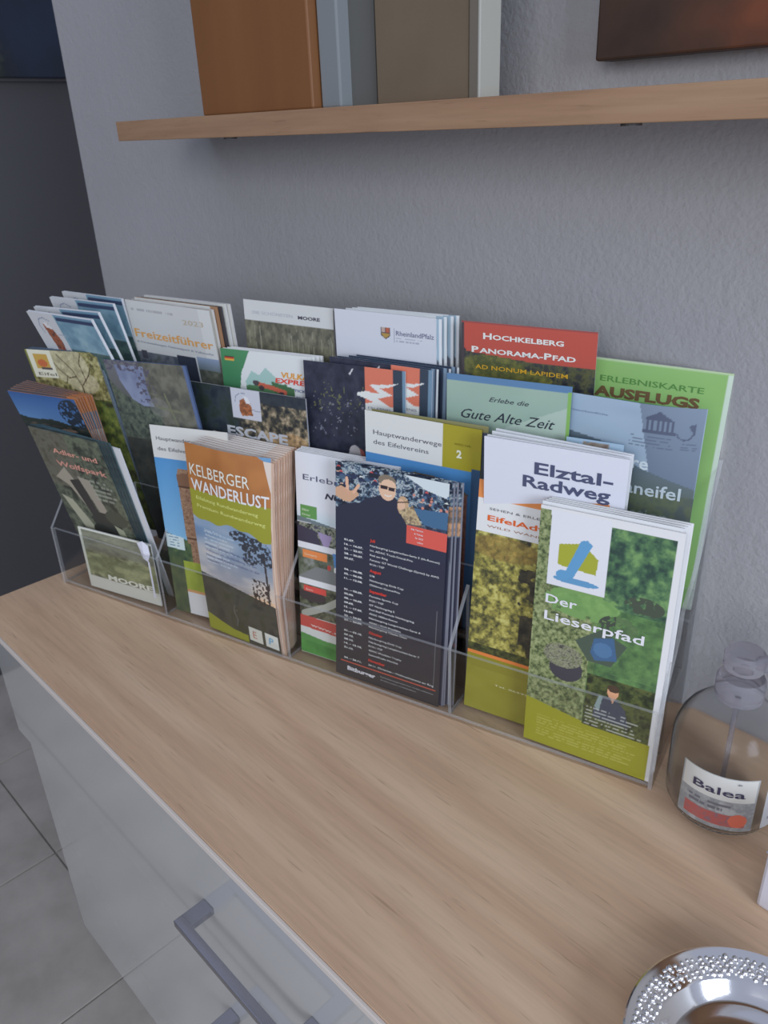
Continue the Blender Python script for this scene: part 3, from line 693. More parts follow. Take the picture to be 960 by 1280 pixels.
# ------------------------------------------------------------------ front row, second bay
def bend_kelb(V, w, h):
    x = np.clip(V[:, 0] / w, 0, 1); y = np.clip(V[:, 1] / h, 0, 1.2); o = V.copy()
    o[:, 2] += -.010 * np.clip((x - .35) / .65, 0, 1) ** 2 * np.clip((y - .25) / .75, 0, 1) ** 1.5 + .004 * np.sin(np.pi * np.clip(y, 0, 1)) * (.4 + .6 * x)
    return o
def art_kelb(p):
    p.rect(0, 0, 1, 1, (60, 62, 60))
    p.grad(p.R(0, .30, 1, .72), (92, 124, 176), (222, 178, 150), .42, .70)
    p.tex(p.R(0, .32, 1, .70), [(80, 112, 164), (150, 166, 196), (206, 196, 200)], 22, 71, 3, 2, .5, .5)
    hz = lambda x: .665 + .055 * x
    p.put((p.Y > hz(p.X)) & (p.Y < .96), (48, 50, 50)); p.tex((p.Y > hz(p.X)) & (p.Y < .99), [(40, 42, 42), (62, 62, 58), (50, 54, 40)], 14, 72, 3)
    p.tex(p.R(.72, .60, .95, .735) & (vnoise(p.mx, p.my, 2, 7, 3) > .52), [(50, 40, 40), (60, 44, 40)], 2, 9)
    p.stroke([(.90, .45), (.92, .58), (.93, .72)], 2.2, (52, 44, 52)); p.stroke([(.91, .62), (.84, .60)], 1, (52, 44, 52))
    for cx, cy, rx, ry in ((.78, .43, .20, .045), (.62, .40, .14, .028), (.92, .47, .12, .05), (.72, .50, .10, .03)):
        p.put(p.E(cx, cy, rx, ry) & (vnoise(p.mx, p.my, 2.4, 11, 3) > .43), (44, 48, 62))
    p.rect(0, 0, 1, .225, (168, 98, 46)); p.tex(p.R(0, 0, 1, .22), [(160, 92, 44), (176, 106, 52)], 20, 75, 2)
    hb = .355 + .012 * np.sin(p.X * 8) + .006 * np.sin(p.X * 23)
    p.put((p.Y > .222) & (p.Y < hb + .05 * p.X * .6), (146, 144, 36))
    p.poly([(.86, 0), (1, 0), (1, .035)], (90, 140, 196))
    p.lines(.12, .42, .55, .60, 9, (186, 200, 226), 12, .55, .4)
    p.stroke([(.42, .80), (.40, .84), (.44, .88), (.42, .92)], 1.2, (90, 90, 92)); p.stroke([(.40, .84), (.46, .82)], .8, (90, 90, 92))
    p.poly([(0, .90), (.20, .93), (.36, .95), (.56, .955), (.56, 1), (0, 1)], (142, 144, 30))
    p.rect(.58, .895, .76, .975, (206, 204, 206)); p.rect(.80, .895, .97, .975, (206, 208, 214))
tx = [T('KELBERGER', .035, .150, 11.5, (236, 222, 214), width=.74, rise=-.01), T('WANDERLUST', .035, .225, 11.5, (240, 232, 226), width=.95, bold=.014, rise=-.01),
      T('Eifelsteig Rundwanderweg', .08, .268, 3.4, (206, 208, 130), width=.78, bold=.01, rise=-.02), T('Premium Rundwanderweg', .08, .308, 3.4, (206, 208, 130), width=.86, bold=.01, rise=-.02),
      T('Sagen, Mythen,', .14, .425, 2.6, (206, 214, 230), rise=-.02), T('Vulkanlandschaft', .14, .450, 2.6, (200, 208, 226), rise=-.02), T('Wandern zwischen Maaren und', .12, .505, 2.4, (96, 104, 150), rise=-.02, width=.55), T('Vulkanen am Hochkelberg, 22 km', .12, .532, 2.4, (96, 104, 150), rise=-.02, width=.68), T('Natur und Kultur erleben in der', .12, .559, 2.4, (110, 110, 150), rise=-.02, width=.72), T('Vulkaneifel', .12, .586, 2.4, (120, 116, 150), rise=-.02),
      T('E', .63, .955, 8.5, (186, 130, 120), bold=.0), T('P', .845, .955, 8.5, (96, 160, 210), bold=.0, shear=.1)]
tx[-2]['rise'] = tx[-1]['rise'] = 0
KE = edge_mat((176, 136, 122), (212, 186, 184))
leaflet('kelb', 'leaflet', 'foremost hiking leaflet with brown-orange header and sunset, in the second bay', art_kelb, tx, res=.0006, bend=bend_kelb, edge=KE, t=.0012)
def bend_kelb2(V, w, h):
    x = np.clip(V[:, 0] / w, 0, 1); y = np.clip(V[:, 1] / h, 0, 1.2); o = V.copy()
    o[:, 2] += -.004 * np.clip((x - .35) / .65, 0, 1) ** 2 * np.clip((y - .25) / .75, 0, 1) ** 1.5 + .004 * np.sin(np.pi * np.clip(y, 0, 1)) * (.4 + .6 * x)
    return o
def art_kelb2(p): p.rect(0, 0, 1, 1, (212, 208, 220)); p.rect(.8, 0, 1, 1, (214, 196, 196)); p.rect(.97, 0, 1, 1, (196, 160, 146))
r_ = leaflet('kelb', 'leaflet', 'first spare leaflet in the fan behind the brown-orange hiking leaflet, counted from the front', art_kelb2, (), bend=bend_kelb2, edge=KE, t=.0014, group='spare hiking leaflets second bay', q=(.2178, .0084, .0034, -.2, -1.7, -1.3, .0962, .1995))
kb = list(Q['kelbBack']); restack(r_, Q['kelb'], kb, 10, 'spare leaflet in the fan behind the brown-orange hiking leaflet, counted from the front', 'spare hiking leaflets second bay', first=2, jit=.0009)

def art_haupt(p):
    p.rect(0, 0, 1, 1, (212, 210, 220)); p.grad(p.R(0, .165, 1, .9), (70, 140, 216), (130, 180, 226), .165, .75)
    p.tex(p.P([(.28, .24), (.30, .21), (.80, .20), (.82, .30), (.80, .72), (.30, .72)]), [(112, 76, 60), (150, 108, 86), (176, 136, 112), (130, 92, 74)], 1.6, 81, 3, 2.2)
    for k in range(20): p.rect(.30, .26 + .022 * k, .82, .2625 + .022 * k, (110, 76, 62), .35)
    p.poly([(.27, .24), (.80, .20), (.82, .285), (.28, .30)], (128, 88, 68)); p.rect(.28, .295, .80, .305, (84, 54, 44)); p.rect(.30, .565, .82, .575, (90, 58, 46))
    p.tex(p.R(0, .60, .34, 1) | p.P([(0, .56), (.30, .585), (.30, .62), (0, .62)]), [(40, 62, 52), (60, 84, 56), (84, 104, 66)], 6, 82, 4)
    p.poly([(0, .565), (.25, .575), (.25, .645), (0, .64)], (190, 206, 222)); p.lines(.04, .575, .20, .635, 4, (70, 110, 150), 3)
    p.rect(.20, .70, 1, .86, (140, 156, 40)); p.tex(p.R(.20, .70, 1, .86), [(132, 150, 36), (154, 168, 54)], 12, 83, 2); p.rect(.20, .86, 1, .875, (200, 140, 90))
    p.rect(.20, .875, 1, 1, (206, 204, 220)); p.tex(p.R(0, .66, .20, 1), [(44, 66, 50), (76, 90, 56)], 8, 84, 3)
HT = (96, 94, 108)
tx = [T('Hauptwanderwege', .07, .073, 3.7, HT, width=.62), T('des Eifelvereins', .07, .125, 3.7, HT, width=.55), T('Wandern in der Eifel', .36, .765, 2.6, (96, 112, 30), width=.4)]
leaflet('hauptL', 'leaflet', 'leaflet with blue sky and round brick tower, left behind the brown-headed hiking leaflets', art_haupt, tx, res=.0006)

# ------------------------------------------------------------------ front row, left bay
def art_adler(p):
    p.tex(p.R(0, 0, 1, 1), [(40, 42, 38), (66, 72, 64), (96, 102, 86), (60, 64, 58)], 9, 91, 5); p.tex(p.R(0, .0, .5, .35), [(70, 66, 56), (96, 92, 84), (84, 80, 74)], 7, 92)
    p.poly([(.10, .30), (.30, .22), (.50, .40), (.42, .48), (.26, .34)], (150, 140, 132)); p.poly([(.45, .26), (.62, .27), (.70, .46), (.60, .52)], (146, 136, 130)); p.poly([(.05, .42), (.20, .44), (.50, .70), (.40, .82), (.20, .60)], (158, 156, 142))
    p.poly([(.30, .30), (.46, .28), (.56, .50), (.46, .56)], (46, 42, 44)); p.ell(.62, .55, .22, .07, (40, 42, 42)); p.ell(.50, .62, .14, .05, (34, 36, 36)); p.ell(.80, .50, .16, .05, (58, 64, 56)); p.poly([(.72, .55), (.84, .57), (.92, .80), (.84, .82)], (150, 152, 134))
    p.lines(.62, .26, .95, .40, 5, (150, 152, 148), 6, .7)
tx = [T('Adler- und', .24, .135, 6.0, (206, 148, 140), width=.64, bold=.02), T('Wolfspark', .22, .215, 6.5, (200, 142, 136), width=.72, bold=.02)]
leaflet('adler', 'leaflet', 'dark bird park leaflet with pinkish lettering, foremost in the left bay', art_adler, tx, res=.0007, edge=edge_mat((62, 78, 88)), t=.0012)
def art_ad2(p): p.tex(p.R(0, 0, 1, 1), [(34, 44, 52), (54, 70, 78)], 9, 91, 3)
r_ = leaflet('adler', 'leaflet', 'first spare dark leaflet behind the pink-lettered bird park one, counted from the front', art_ad2, (), edge=edge_mat((62, 84, 98)), t=.0012, group='spare bird park leaflets', q=(.0232, .0303, .0036, -13.1, -1.9, 1.0, .0975, .202))
restack(r_, Q['adler'], Q['adlerBack'], 4, 'spare dark leaflet behind the pink-lettered bird park one, counted from the front', 'spare bird park leaflets', first=2)
leaflet('adler', 'leaflet', 'white folded leaflet edge slanting down beside the dark bird park leaflets', lambda p: p.rect(0, 0, 1, 1, (200, 200, 218)), (), edge=edge_mat((196, 196, 214)), t=.0016, q=(.0405, .0358, .0036, -12.6, -3.0, -.6, .0965, .196))
def art_sky(p):
    p.grad(p.R(0, 0, 1, .25), (44, 84, 158), (84, 128, 196), 0, .2); p.tex(p.R(0, .19, 1, 1), [(26, 32, 40), (44, 56, 48), (36, 44, 60)], 9, 95, 4)
    p.curve(lambda x: .165 + .03 * x + .01 * np.sin(x * 9), (36, 46, 44)); p.put(p.E(.90, .11, .22, .10) & (vnoise(p.mx, p.my, 3, 6, 3) > .40), (34, 42, 60))
    p.tex(p.R(0, .21, 1, 1), [(28, 34, 44), (44, 54, 50), (90, 76, 70)], 9, 96, 4); p.ell(.70, .235, .12, .009, (176, 136, 120))
OE = edge_mat((120, 104, 112), (190, 124, 90))
leaflet('sky', 'booklet', 'booklet with deep blue sky and dark ridge, foremost of the tall stack at the left', art_sky, (), edge=OE, t=.0014, cat='booklet')
def art_sky2(p): p.rect(0, 0, 1, 1, (96, 90, 104)); p.rect(.86, 0, 1, .10, (204, 128, 78)); p.rect(.80, .10, 1, .22, (116, 136, 168)); p.rect(.80, .22, 1, 1, (200, 200, 214))
r_ = leaflet('sky', 'booklet', 'first orange-edged spare booklet behind the deep blue sky booklet, counted from the front', art_sky2, (), edge=OE, t=.0013, cat='booklet', group='spare blue-sky booklets', q=(-.0112, .0428, .061, -13.7, 1.2, .8, .1011, .171))
restack(r_, Q['sky'], Q['skyBack'], 6, 'orange-edged spare booklet behind the deep blue sky booklet, counted from the front', 'spare blue-sky booklets', first=2)
def art_moorc(p):
    p.tex(p.R(0, 0, 1, 1), [(74, 78, 62), (110, 112, 88), (146, 148, 120), (100, 106, 80)], 8, 101, 4, 2.2, .5); p.tex(p.R(0, 0, 1, .35), [(96, 96, 92), (136, 136, 128)], 9, 102, 4, 2, .4, .7)
    p.tex(p.R(0, .4, 1, .75), [(84, 92, 60), (128, 134, 92), (160, 160, 116)], 7, 103, 4, 2.4, .4, .6)
    p.rect(0, 0, .035, 1, (196, 196, 194)); p.rect(0, 0, 1, .03, (206, 206, 208)); p.rect(0, .80, 1, 1, (196, 194, 196)); p.rect(.30, .74, .95, .80, (90, 84, 80), .55)
leaflet('moorecard', 'leaflet', 'small upright card with marsh photo and white border in the left front pocket', art_moorc, [T('MOORE', .30, .79, 6.2, (214, 212, 210), width=.62, bold=.035)], res=.0006)
t_ = thing('torn_sleeve', 'crumpled white paper corner on the marsh card in the left front pocket', 'paper', mat=pose((.1345, .0050, .058, 0, -2, 3)))
bm = bmesh.new(); pts = [(-.004, .022, 0), (.004, .026, .0003), (.0105, .022, -.0006), (.0118, .012, -.0002), (.0085, .003, .0006), (.009, -.040, .0), (.0115, -.040, 0), (.0098, .002, 0), (.003, .006, .001), (-.001, .014, 0)]
vs_ = [bm.verts.new(p) for p in pts]; cc = bm.verts.new((.005, .014, .0016))
for i in range(len(vs_)):
    j = (i + 1) % len(vs_)
    if i in (4, 5, 6): continue
    bm.faces.new((vs_[i], vs_[j], cc))
bm.faces.new((vs_[4], vs_[5], vs_[6], vs_[7]))
o = obj('paper_sheet', bm, newmat('white_paper', (.8, .8, .86, 1), .5), t_); s_ = o.modifiers.new('thick', 'SOLIDIFY'); s_.thickness = .0003

# ------------------------------------------------------------------ middle row
def art_tree(p):
    p.tex(p.R(0, 0, 1, 1), [(70, 66, 44), (104, 98, 58), (134, 126, 82), (158, 150, 112)], 3.5, 111, 5, 2.4)
    p.tex(p.E(.55, .07, .28, .10) | p.E(.7, .16, .2, .06), [(150, 140, 120), (190, 180, 160)], 4, 112, 3, 2, 1, .7); p.tex(p.R(0, .25, 1, 1), [(40, 42, 30), (74, 88, 40), (110, 116, 50)], 7, 113, 4)
    for a_ in ([(.66, .30), (.66, .18), (.60, .10), (.50, .05), (.44, .02)], [(.66, .18), (.80, .12), (.88, .06)], [(.62, .13), (.52, .14), (.42, .10), (.36, .06)], [(.74, .15), (.72, .06), (.78, .01)], [(.50, .13), (.46, .17)]): p.stroke(a_, 1.2, (70, 60, 44))
    p.rect(0, 0, .36, .145, (196, 192, 184)); p.rect(0, 0, .03, .16, (110, 110, 50)); p.rect(.10, .02, .30, .10, (176, 136, 60)); p.ell(.20, .07, .07, .02, (176, 84, 50)); p.rect(.16, .09, .32, .102, (70, 60, 70))
leaflet('tree', 'leaflet', 'leaflet with sunlit tree branches and small framed logo, left end of middle row', art_tree, [T('Eifel', .09, .135, 3.4, (110, 106, 100), width=.26)], res=.0008, white=(190, 188, 206), edge=edge_mat((110, 116, 130)))
r_ = leaflet('treeB', 'leaflet', 'first blue-edged spare behind the sunlit tree leaflet, counted from the front', lambda p: (p.rect(0, 0, 1, 1, (70, 84, 110)), p.rect(.95, 0, 1, 1, (150, 166, 196))), (), edge=edge_mat((96, 116, 150)), group='spare tree leaflets', q=(.0020, .0524, .0604, -6.9, 2.6, 2.7, .102, .205))
restack(r_, Q['tree'], Q['treeB'], 3, 'blue-edged spare behind the sunlit tree leaflet, counted from the front', 'spare tree leaflets', first=2)
def art_cross(p):
    p.grad(p.R(0, 0, 1, 1), (92, 92, 104), (52, 54, 56), 0, .45); p.tex(p.R(.42, 0, 1, .5), [(66, 66, 66), (84, 82, 78), (98, 96, 92)], 8, 121, 3); p.tex(p.P([(.12, .02), (.48, .02), (.46, .14), (.50, .24), (.30, .25), (.14, .10)]), [(92, 100, 140), (112, 120, 160)], 12, 122, 2)
    p.put((p.R(0, 0, .55, .20)) & (vnoise(p.mx, p.my, 3.2, 123, 4) > .55) & ((p.Y < .05) | (p.X > .34)), (70, 66, 90))
    p.tex(p.P([(0, .10), (.12, .16), (.35, .22), (.55, .22), (.55, .45), (0, .45)]), [(40, 46, 50), (66, 74, 70), (84, 92, 84)], 4, 124); p.ell(.55, .22, .12, .05, (110, 110, 112), .5)
    p.stroke([(.66, .15), (.74, .34)], 2.4, (96, 98, 82)); p.stroke([(.54, .22), (.84, .235)], 2.2, (98, 100, 84)); p.tex(p.R(0, .40, 1, 1), [(40, 42, 44), (60, 60, 60)], 9, 125)
    p.rect(.965, 0, 1, 1, (70, 88, 140))
leaflet('cross', 'leaflet', 'grey-blue leaflet with a wayside cross, second in the middle row', art_cross, (), res=.0008, white=(190, 188, 206), edge=edge_mat((66, 80, 120)), t=.0022)
def art_escape(p):
    p.rect(0, 0, 1, 1, (34, 38, 56)); p.tex(p.R(0, 0, .5, .28), [(26, 34, 50), (40, 50, 60), (34, 44, 40)], 9, 131, 3)
    p.tex(p.R(.58, 0, 1, .34) | p.P([(.45, .14), (.62, .10), (.62, .34), (.42, .34)]), [(28, 30, 40), (54, 54, 50), (112, 98, 82), (170, 150, 130)], 5, 132, 5, 2.6); p.tex(p.R(.58, 0, 1, .06), [(30, 36, 52), (44, 50, 60)], 5, 133)
    p.tex(p.E(.88, .25, .13, .06) | p.E(.72, .24, .06, .03), [(90, 74, 60), (176, 130, 84), (210, 170, 130)], 3, 134, 4, 2, 1, .7)
    p.rect(.40, .0, .64, .155, (190, 190, 214)); p.tex(p.P([(.47, .06), (.52, .04), (.56, .07), (.57, .13), (.48, .14), (.46, .11)]), [(120, 66, 40), (190, 104, 60)], 2, 135); p.poly([(.50, .035), (.54, .04), (.56, .075), (.52, .07)], (222, 222, 230)); p.stroke([(.43, .07), (.44, .04), (.47, .025), (.52, .02)], .6, (110, 116, 150)); p.stroke([(.57, .10), (.63, .105)], .8, (130, 134, 160))
leaflet('escape', 'leaflet', 'dark leaflet with small white logo square and rocky picture, left part of the middle row', art_escape, [T('ESCAPE', .34, .250, 9.0, (176, 178, 196), width=.50, bold=.035)], res=.0008, t=.002, edge=edge_mat((150, 150, 166)))
def art_express(p):
    p.rect(0, 0, 1, 1, (208, 208, 222)); p.poly([(0, 0), (.33, 0), (.22, .10), (.18, .22), (0, .22)], (56, 124, 84)); p.grad(p.P([(0, .0), (.33, 0), (.22, .10), (.18, .22), (0, .22)]), (64, 132, 88), (44, 108, 74), 0, .2)
    p.rect(.04, .03, .15, .036, (40, 36, 40)); p.rect(.04, .036, .15, .043, (190, 60, 40)); p.rect(.04, .043, .15, .051, (226, 160, 60))
    p.poly([(.26, .135), (.34, .085), (.42, .10), (.50, .065), (.60, .10), (.68, .135), (.62, .165), (.28, .165)], (150, 184, 188)); p.poly([(.27, .15), (.72, .125), (.74, .19), (.27, .175)], (70, 116, 78)); p.poly([(.55, .12), (.80, .14), (.80, .20), (.60, .19)], (60, 100, 66))
    p.stroke([(.40, .138), (.55, .148), (.70, .162)], 4.2, (196, 84, 66)); p.ell(.38, .135, .035, .012, (70, 60, 70)); p.ell(.44, .155, .03, .012, (60, 50, 60)); p.ell(.66, .17, .03, .008, (60, 50, 60))
    p.rect(.80, .14, 1, .20, (206, 206, 220)); p.lines(.82, .17, .99, .20, 2, (90, 90, 130), 8, .8, .5); p.rect(0, .205, 1, .5, (206, 206, 220))
leaflet('express', 'leaflet', 'white and green tractor-train leaflet with yellow and red lettering in the middle row', art_express,
        [T('VULKAN', .67, .098, 5.0, (216, 150, 60), width=.36, bold=.03, shear=.1), T('EXPRESS', .60, .122, 4.2, (208, 70, 54), width=.42, bold=.03, shear=.1), T('TICKET', .80, .152, 2.4, (80, 90, 140), width=.18, bold=.02), T('BROHLTAL', .82, .186, 3.2, (70, 76, 120), width=.24, bold=.02)], res=.0008, edge=edge_mat((200, 200, 196)))
r_ = leaflet('express', 'leaflet', 'first white-edged spare behind the green and white tractor-train leaflet, counted from the front', art_plainwhite, (), group='spare tractor-train leaflets', edge=edge_mat((204, 206, 200)), t=.0018, q=(.2225, .0624, .0606, 2.8, .6, .8, .1034, .215))
restack(r_, Q['express'], (.2265, .0690, .0606, 2.8, .6, .8), 3, 'white-edged spare behind the green and white tractor-train leaflet, counted from the front', 'spare tractor-train leaflets', first=2)
def art_dark(p):
    p.rect(0, 0, 1, 1, (32, 34, 58)); p.tex(p.R(0, 0, .62, .42), [(26, 28, 46), (34, 36, 60), (44, 46, 66)], 6, 141, 4)
    p.put(p.R(0.05, .08, .60, .20) & (vnoise(p.mx, p.my, 2.6, 142, 3) > .70), (96, 98, 66)); p.put(p.R(0.02, .14, .60, .30) & (vnoise(p.mx, p.my, 3.0, 143, 3) > .76), (110, 112, 136))
    p.stroke([(.50, .015), (.47, .035)], 1.4, (190, 190, 206)); p.ell(.54, .38, .07, .045, (150, 76, 76)); p.ell(.50, .365, .06, .04, (176, 170, 186))
    p.rect(.62, .0, .885, .175, (214, 104, 82)); p.rect(.885, 0, .97, .4, (40, 52, 74)); p.rect(.97, 0, 1, 1, (100, 130, 166))
    p.poly([(.54, .105), (.62, .095), (.76, .10), (.66, .068), (.84, .06), (.945, .050), (.84, .072), (.76, .078), (.88, .10), (.74, .12), (.885, .155), (.885, .18), (.62, .18), (.62, .145), (.70, .135), (.62, .125), (.54, .115)], (214, 212, 222)); p.rect(.62, .145, .885, .18, (206, 206, 216), .9)
DKE = edge_mat((170, 176, 206), (204, 206, 224))
leaflet('dark', 'leaflet', 'foremost night-blue leaflet with orange and white logo block in the middle row', art_dark, [T('ERLEBNIS', .645, .165, 2.2, (130, 130, 150), width=.22)], res=.0008, edge=DKE)
def art_dark2(p): art_dark(p)
r_ = leaflet('dark2', 'leaflet', 'second night-blue leaflet, its orange logo half hidden by the foremost one', art_dark2, [T('ERLEBNIS', .645, .165, 2.2, (130, 130, 150), width=.22)], res=.001, edge=DKE)
r_ = leaflet('dark3', 'leaflet', 'first spare night-blue leaflet behind the two with orange logos, counted from the front', lambda p: (p.rect(0, 0, 1, 1, (40, 52, 80)), p.rect(.93, 0, .965, 1, (116, 140, 176)), p.rect(.985, 0, 1, 1, (206, 208, 226))), (), edge=DKE, group='spare night-blue leaflets', q=(.3450, .0640, .0606, 2.7, -.7, -.4, .0975, .22))
restack(r_, Q['dark2'], (.3600, .0740, .0606, 2.6, -.5, -.4), 3, 'spare night-blue leaflet behind the two with orange logos, counted from the front', 'spare night-blue leaflets', first=2)
def art_haupt2(p):
    p.rect(0, 0, 1, 1, (206, 204, 214)); p.rect(.68, 0, 1, .205, (158, 144, 26)); p.grad(p.R(0, .195, 1, 1), (58, 122, 196), (44, 84, 140), .2, .6)
    p.tex(p.P([(.34, .265), (.45, .245), (.66, .25), (.82, .275), (.92, .31), (.60, .31), (.36, .285)]), [(70, 60, 56), (110, 92, 78), (90, 84, 70)], 1.6, 151); p.tex(p.P([(.36, .28), (.60, .30), (.9, .31), (.9, 1), (.36, 1)]), [(120, 70, 64), (150, 96, 84)], 3, 152)
    p.rect(.93, .18, 1, 1, (44, 74, 120))
leaflet('haupt2', 'leaflet', 'white and olive hiking-trails leaflet numbered 2 in the centre of the rack', art_haupt2, [T('Hauptwanderwege', .075, .105, 4.0, (92, 92, 110), width=.60), T('des Eifelvereins', .075, .150, 4.0, (92, 92, 110), width=.49), T('WEG NR.', .78, .085, 1.7, (110, 100, 20), width=.14), T('2', .80, .140, 6.2, (226, 224, 206), bold=.04)], res=.0007, edge=edge_mat((120, 110, 60)))
leaflet('haupt2B', 'leaflet', 'leaflet with grey-olive edge directly behind the one numbered 2', lambda p: (p.rect(0, 0, 1, 1, (130, 124, 80)), p.rect(.95, .03, 1, 1, (52, 60, 86))), (), edge=edge_mat((104, 106, 110)))
def art_gute(p):
    p.rect(0, 0, 1, 1, (140, 164, 158)); p.tex(p.R(0, 0, 1, 1), [(132, 158, 152), (150, 172, 164)], 30, 161, 2, 1.5, 1, .6); p.rect(0, 0, 1, .022, (76, 116, 170))
    p.poly([(.50, .17), (1, .07), (1, .26), (.45, .26)], (176, 190, 190), .6); p.rect(.975, .02, 1, 1, (120, 170, 80)); p.tex(p.R(0, .2, 1, 1), [(120, 140, 136), (150, 166, 158)], 8, 162)
tg = [T('Erlebe die', .36, .085, 3.6, (50, 54, 72), width=.32, shear=.35), T('Gute Alte Zeit', .13, .155, 7.6, (40, 44, 62), width=.76, shear=.4)]
leaflet('gute', 'leaflet', 'pale sage-green leaflet with handwritten lettering and blue top strip', art_gute, tg, res=.0008, edge=edge_mat((84, 120, 166)))
def bend_v(V, w, h):
    x = np.clip(V[:, 0] / w, 0, 1); y = np.clip(V[:, 1] / h, 0, 1.2); o = V.copy()
    o[:, 2] += -.010 * np.clip((x - .55) / .45, 0, 1) ** 2 * np.clip((y - .3) / .7, 0, 1)
    return o
def art_vulkan(p):
    p.grad(p.R(0, 0, 1, .30), (150, 172, 206), (108, 124, 156), 0, .25); p.tex(p.R(0, 0, 1, .28), [(120, 136, 170), (146, 164, 200), (160, 180, 212)], 30, 171, 3, 2.2, .4, .6)
    p.grad(p.P([(.55, 0), (1, 0), (1, .30), (.7, .30)]), (110, 124, 156), (92, 106, 136), 0, .3)
    p.grad(p.P([(0, .13), (.30, .15), (.60, .22), (1, .27), (1, 1), (0, 1)]), (84, 100, 122), (74, 82, 74), .18, .42); p.tex(p.R(0, .30, 1, 1), [(60, 74, 70), (82, 92, 74), (66, 76, 84)], 10, 172, 3)
    LG = (70, 78, 108)
    p.poly([(.60, .045), (.70, .020), (.81, .050)], LG); p.rect(.605, .045, .805, .050, LG)
    for k in range(6): p.rect(.615 + .035 * k, .052, .630 + .035 * k, .082, LG)
    p.rect(.59, .084, .82, .094, LG)
    a_ = [(0.88 + .055 * math.cos(t), .078 + .028 * math.sin(t)) for t in np.linspace(.2, 2.8, 10)]; p.stroke(a_, 1.0, LG); p.poly([(.90, .058), (.95, .050), (.95, .09), (.92, .075)], LG)
    p.lines(.50, .105, .82, .15, 4, LG, 17, .7, .35); p.lines(.86, .115, .99, .145, 3, LG, 18, .7, .35)
leaflet('vulkan', 'leaflet', 'hazy blue-grey leaflet with temple emblem and big white lettering', art_vulkan, [T('Naturkundliche', .02, .060, 1.5, (120, 134, 168), width=.3), T('Unsere', .22, .222, 9.2, (196, 204, 222), width=.44, bold=.02), T('Vulkaneifel', .20, .312, 9.2, (176, 186, 204), width=.71, bold=.015), T('Faszination', .22, .395, 7.0, (112, 124, 126), width=.62, bold=.01)], res=.0008, bend=bend_v, edge=edge_mat((96, 120, 170)))
leaflet('erlB', 'leaflet', 'narrow light blue leaflet just peeping up behind the white cycle-route leaflets', lambda p: (p.rect(0, 0, 1, 1, (150, 176, 214)), p.tex(p.R(.3, .01, .75, .06), [(110, 90, 90), (150, 130, 120), (84, 110, 150)], 4, 4), p.tex(p.R(0, .05, 1, 1), [(90, 110, 130), (60, 80, 90)], 8, 4)), (), edge=edge_mat((96, 120, 150)), q=(.5609, .0571, .0605, -0.26, .6, -.5, .0421, .186))
def art_elz(p): p.rect(0, 0, 1, 1, (206, 206, 234)); p.tex(p.R(0, .38, 1, 1), [(80, 110, 90), (140, 150, 120)], 9, 181)
leaflet('elztal', 'leaflet', 'white cycle-route leaflet with big slate lettering in the middle row', art_elz, [T('Elztal-', .37, .125, 9.4, (74, 78, 112), width=.54, bold=.022), T('Radweg', .29, .188, 9.4, (74, 78, 112), width=.61, bold=.022)], res=.001, edge=edge_mat((196, 198, 222)))
r_ = leaflet('elztalB', 'leaflet', 'first spare white leaflet behind the slate-lettered cycle-route one, counted from the front', lambda p: (p.rect(0, 0, 1, 1, (212, 212, 234)),), (), group='spare cycle-route leaflets', edge=edge_mat((206, 206, 226)), q=(.5010, .0468, .0603, -4.2, -1.5, 2.2, .1036, .188))
restack(r_, Q['elztal'], Q['elztalB'], 3, 'spare white leaflet behind the slate-lettered cycle-route one, counted from the front', 'spare cycle-route leaflets', first=2)

# ------------------------------------------------------------------ rear row
def art_blau(p):
    p.rect(0, 0, 1, 1, (184, 186, 204)); p.grad(p.R(.42, .0, 1, 1), (96, 136, 172), (130, 164, 190), .02, .2); p.tex(p.R(.42, .03, 1, 1), [(70, 104, 140), (100, 138, 170), (130, 164, 190)], 14, 191, 3, 2, 1, .7)
    p.rect(.44, .012, 1, .030, (40, 52, 92)); p.stroke([(.12, .11), (.10, .07), (.14, .035), (.22, .025), (.30, .04)], 1.0, (110, 120, 160))
    p.tex(p.P([(.16, .06), (.24, .05), (.30, .10), (.34, .15), (.32, .21), (.20, .20), (.18, .13)]), [(120, 60, 40), (160, 84, 60), (60, 44, 50)], 3, 192); p.poly([(.17, .055), (.24, .05), (.28, .085), (.20, .08)], (210, 210, 220)); p.stroke([(.34, .11), (.48, .115)], 1, (140, 150, 180))
    p.tex(p.R(.42, .19, 1, 1), [(50, 74, 84), (84, 110, 110)], 6, 193); p.tex(p.R(0, .22, .42, 1), [(176, 178, 194), (150, 160, 170)], 9, 194)
names = ['foremost pale blue leaflet with round logo, far left of the rear row', 'second pale blue leaflet of the fan at far left', 'third pale blue leaflet of the fan at far left, standing further back', 'rearmost pale blue leaflet of the fan at far left, beside the annual guide']
for k in range(4):
    leaflet('blau%d' % k, 'leaflet', names[k], art_blau, (), edge=edge_mat((196, 200, 220)), t=.0030, white=(196, 196, 214), group='pale blue leaflets at far left')
def art_frei(p):
    p.rect(0, 0, 1, 1, (182, 180, 190)); p.rect(.86, 0, 1, .3, (192, 190, 200)); p.tex(p.R(0, .255, 1, .40), [(60, 66, 84), (92, 96, 112), (70, 76, 80)], 7, 201); p.rect(.50, .245, .72, .40, (38, 42, 62)); p.grad(p.R(.74, .235, 1, .40), (122, 138, 176), (78, 86, 84), .24, .34); p.tex(p.R(.74, .30, 1, .40), [(60, 66, 60), (96, 96, 90)], 5, 202)
    p.rect(.05, .25, .12, .29, (50, 50, 66)); p.rect(0, .40, 1, 1, (190, 190, 198)); p.lines(.05, .035, .72, .050, 1, (140, 138, 150), 4, .7, .6); p.rect(.72, .23, .735, .40, (186, 186, 196))
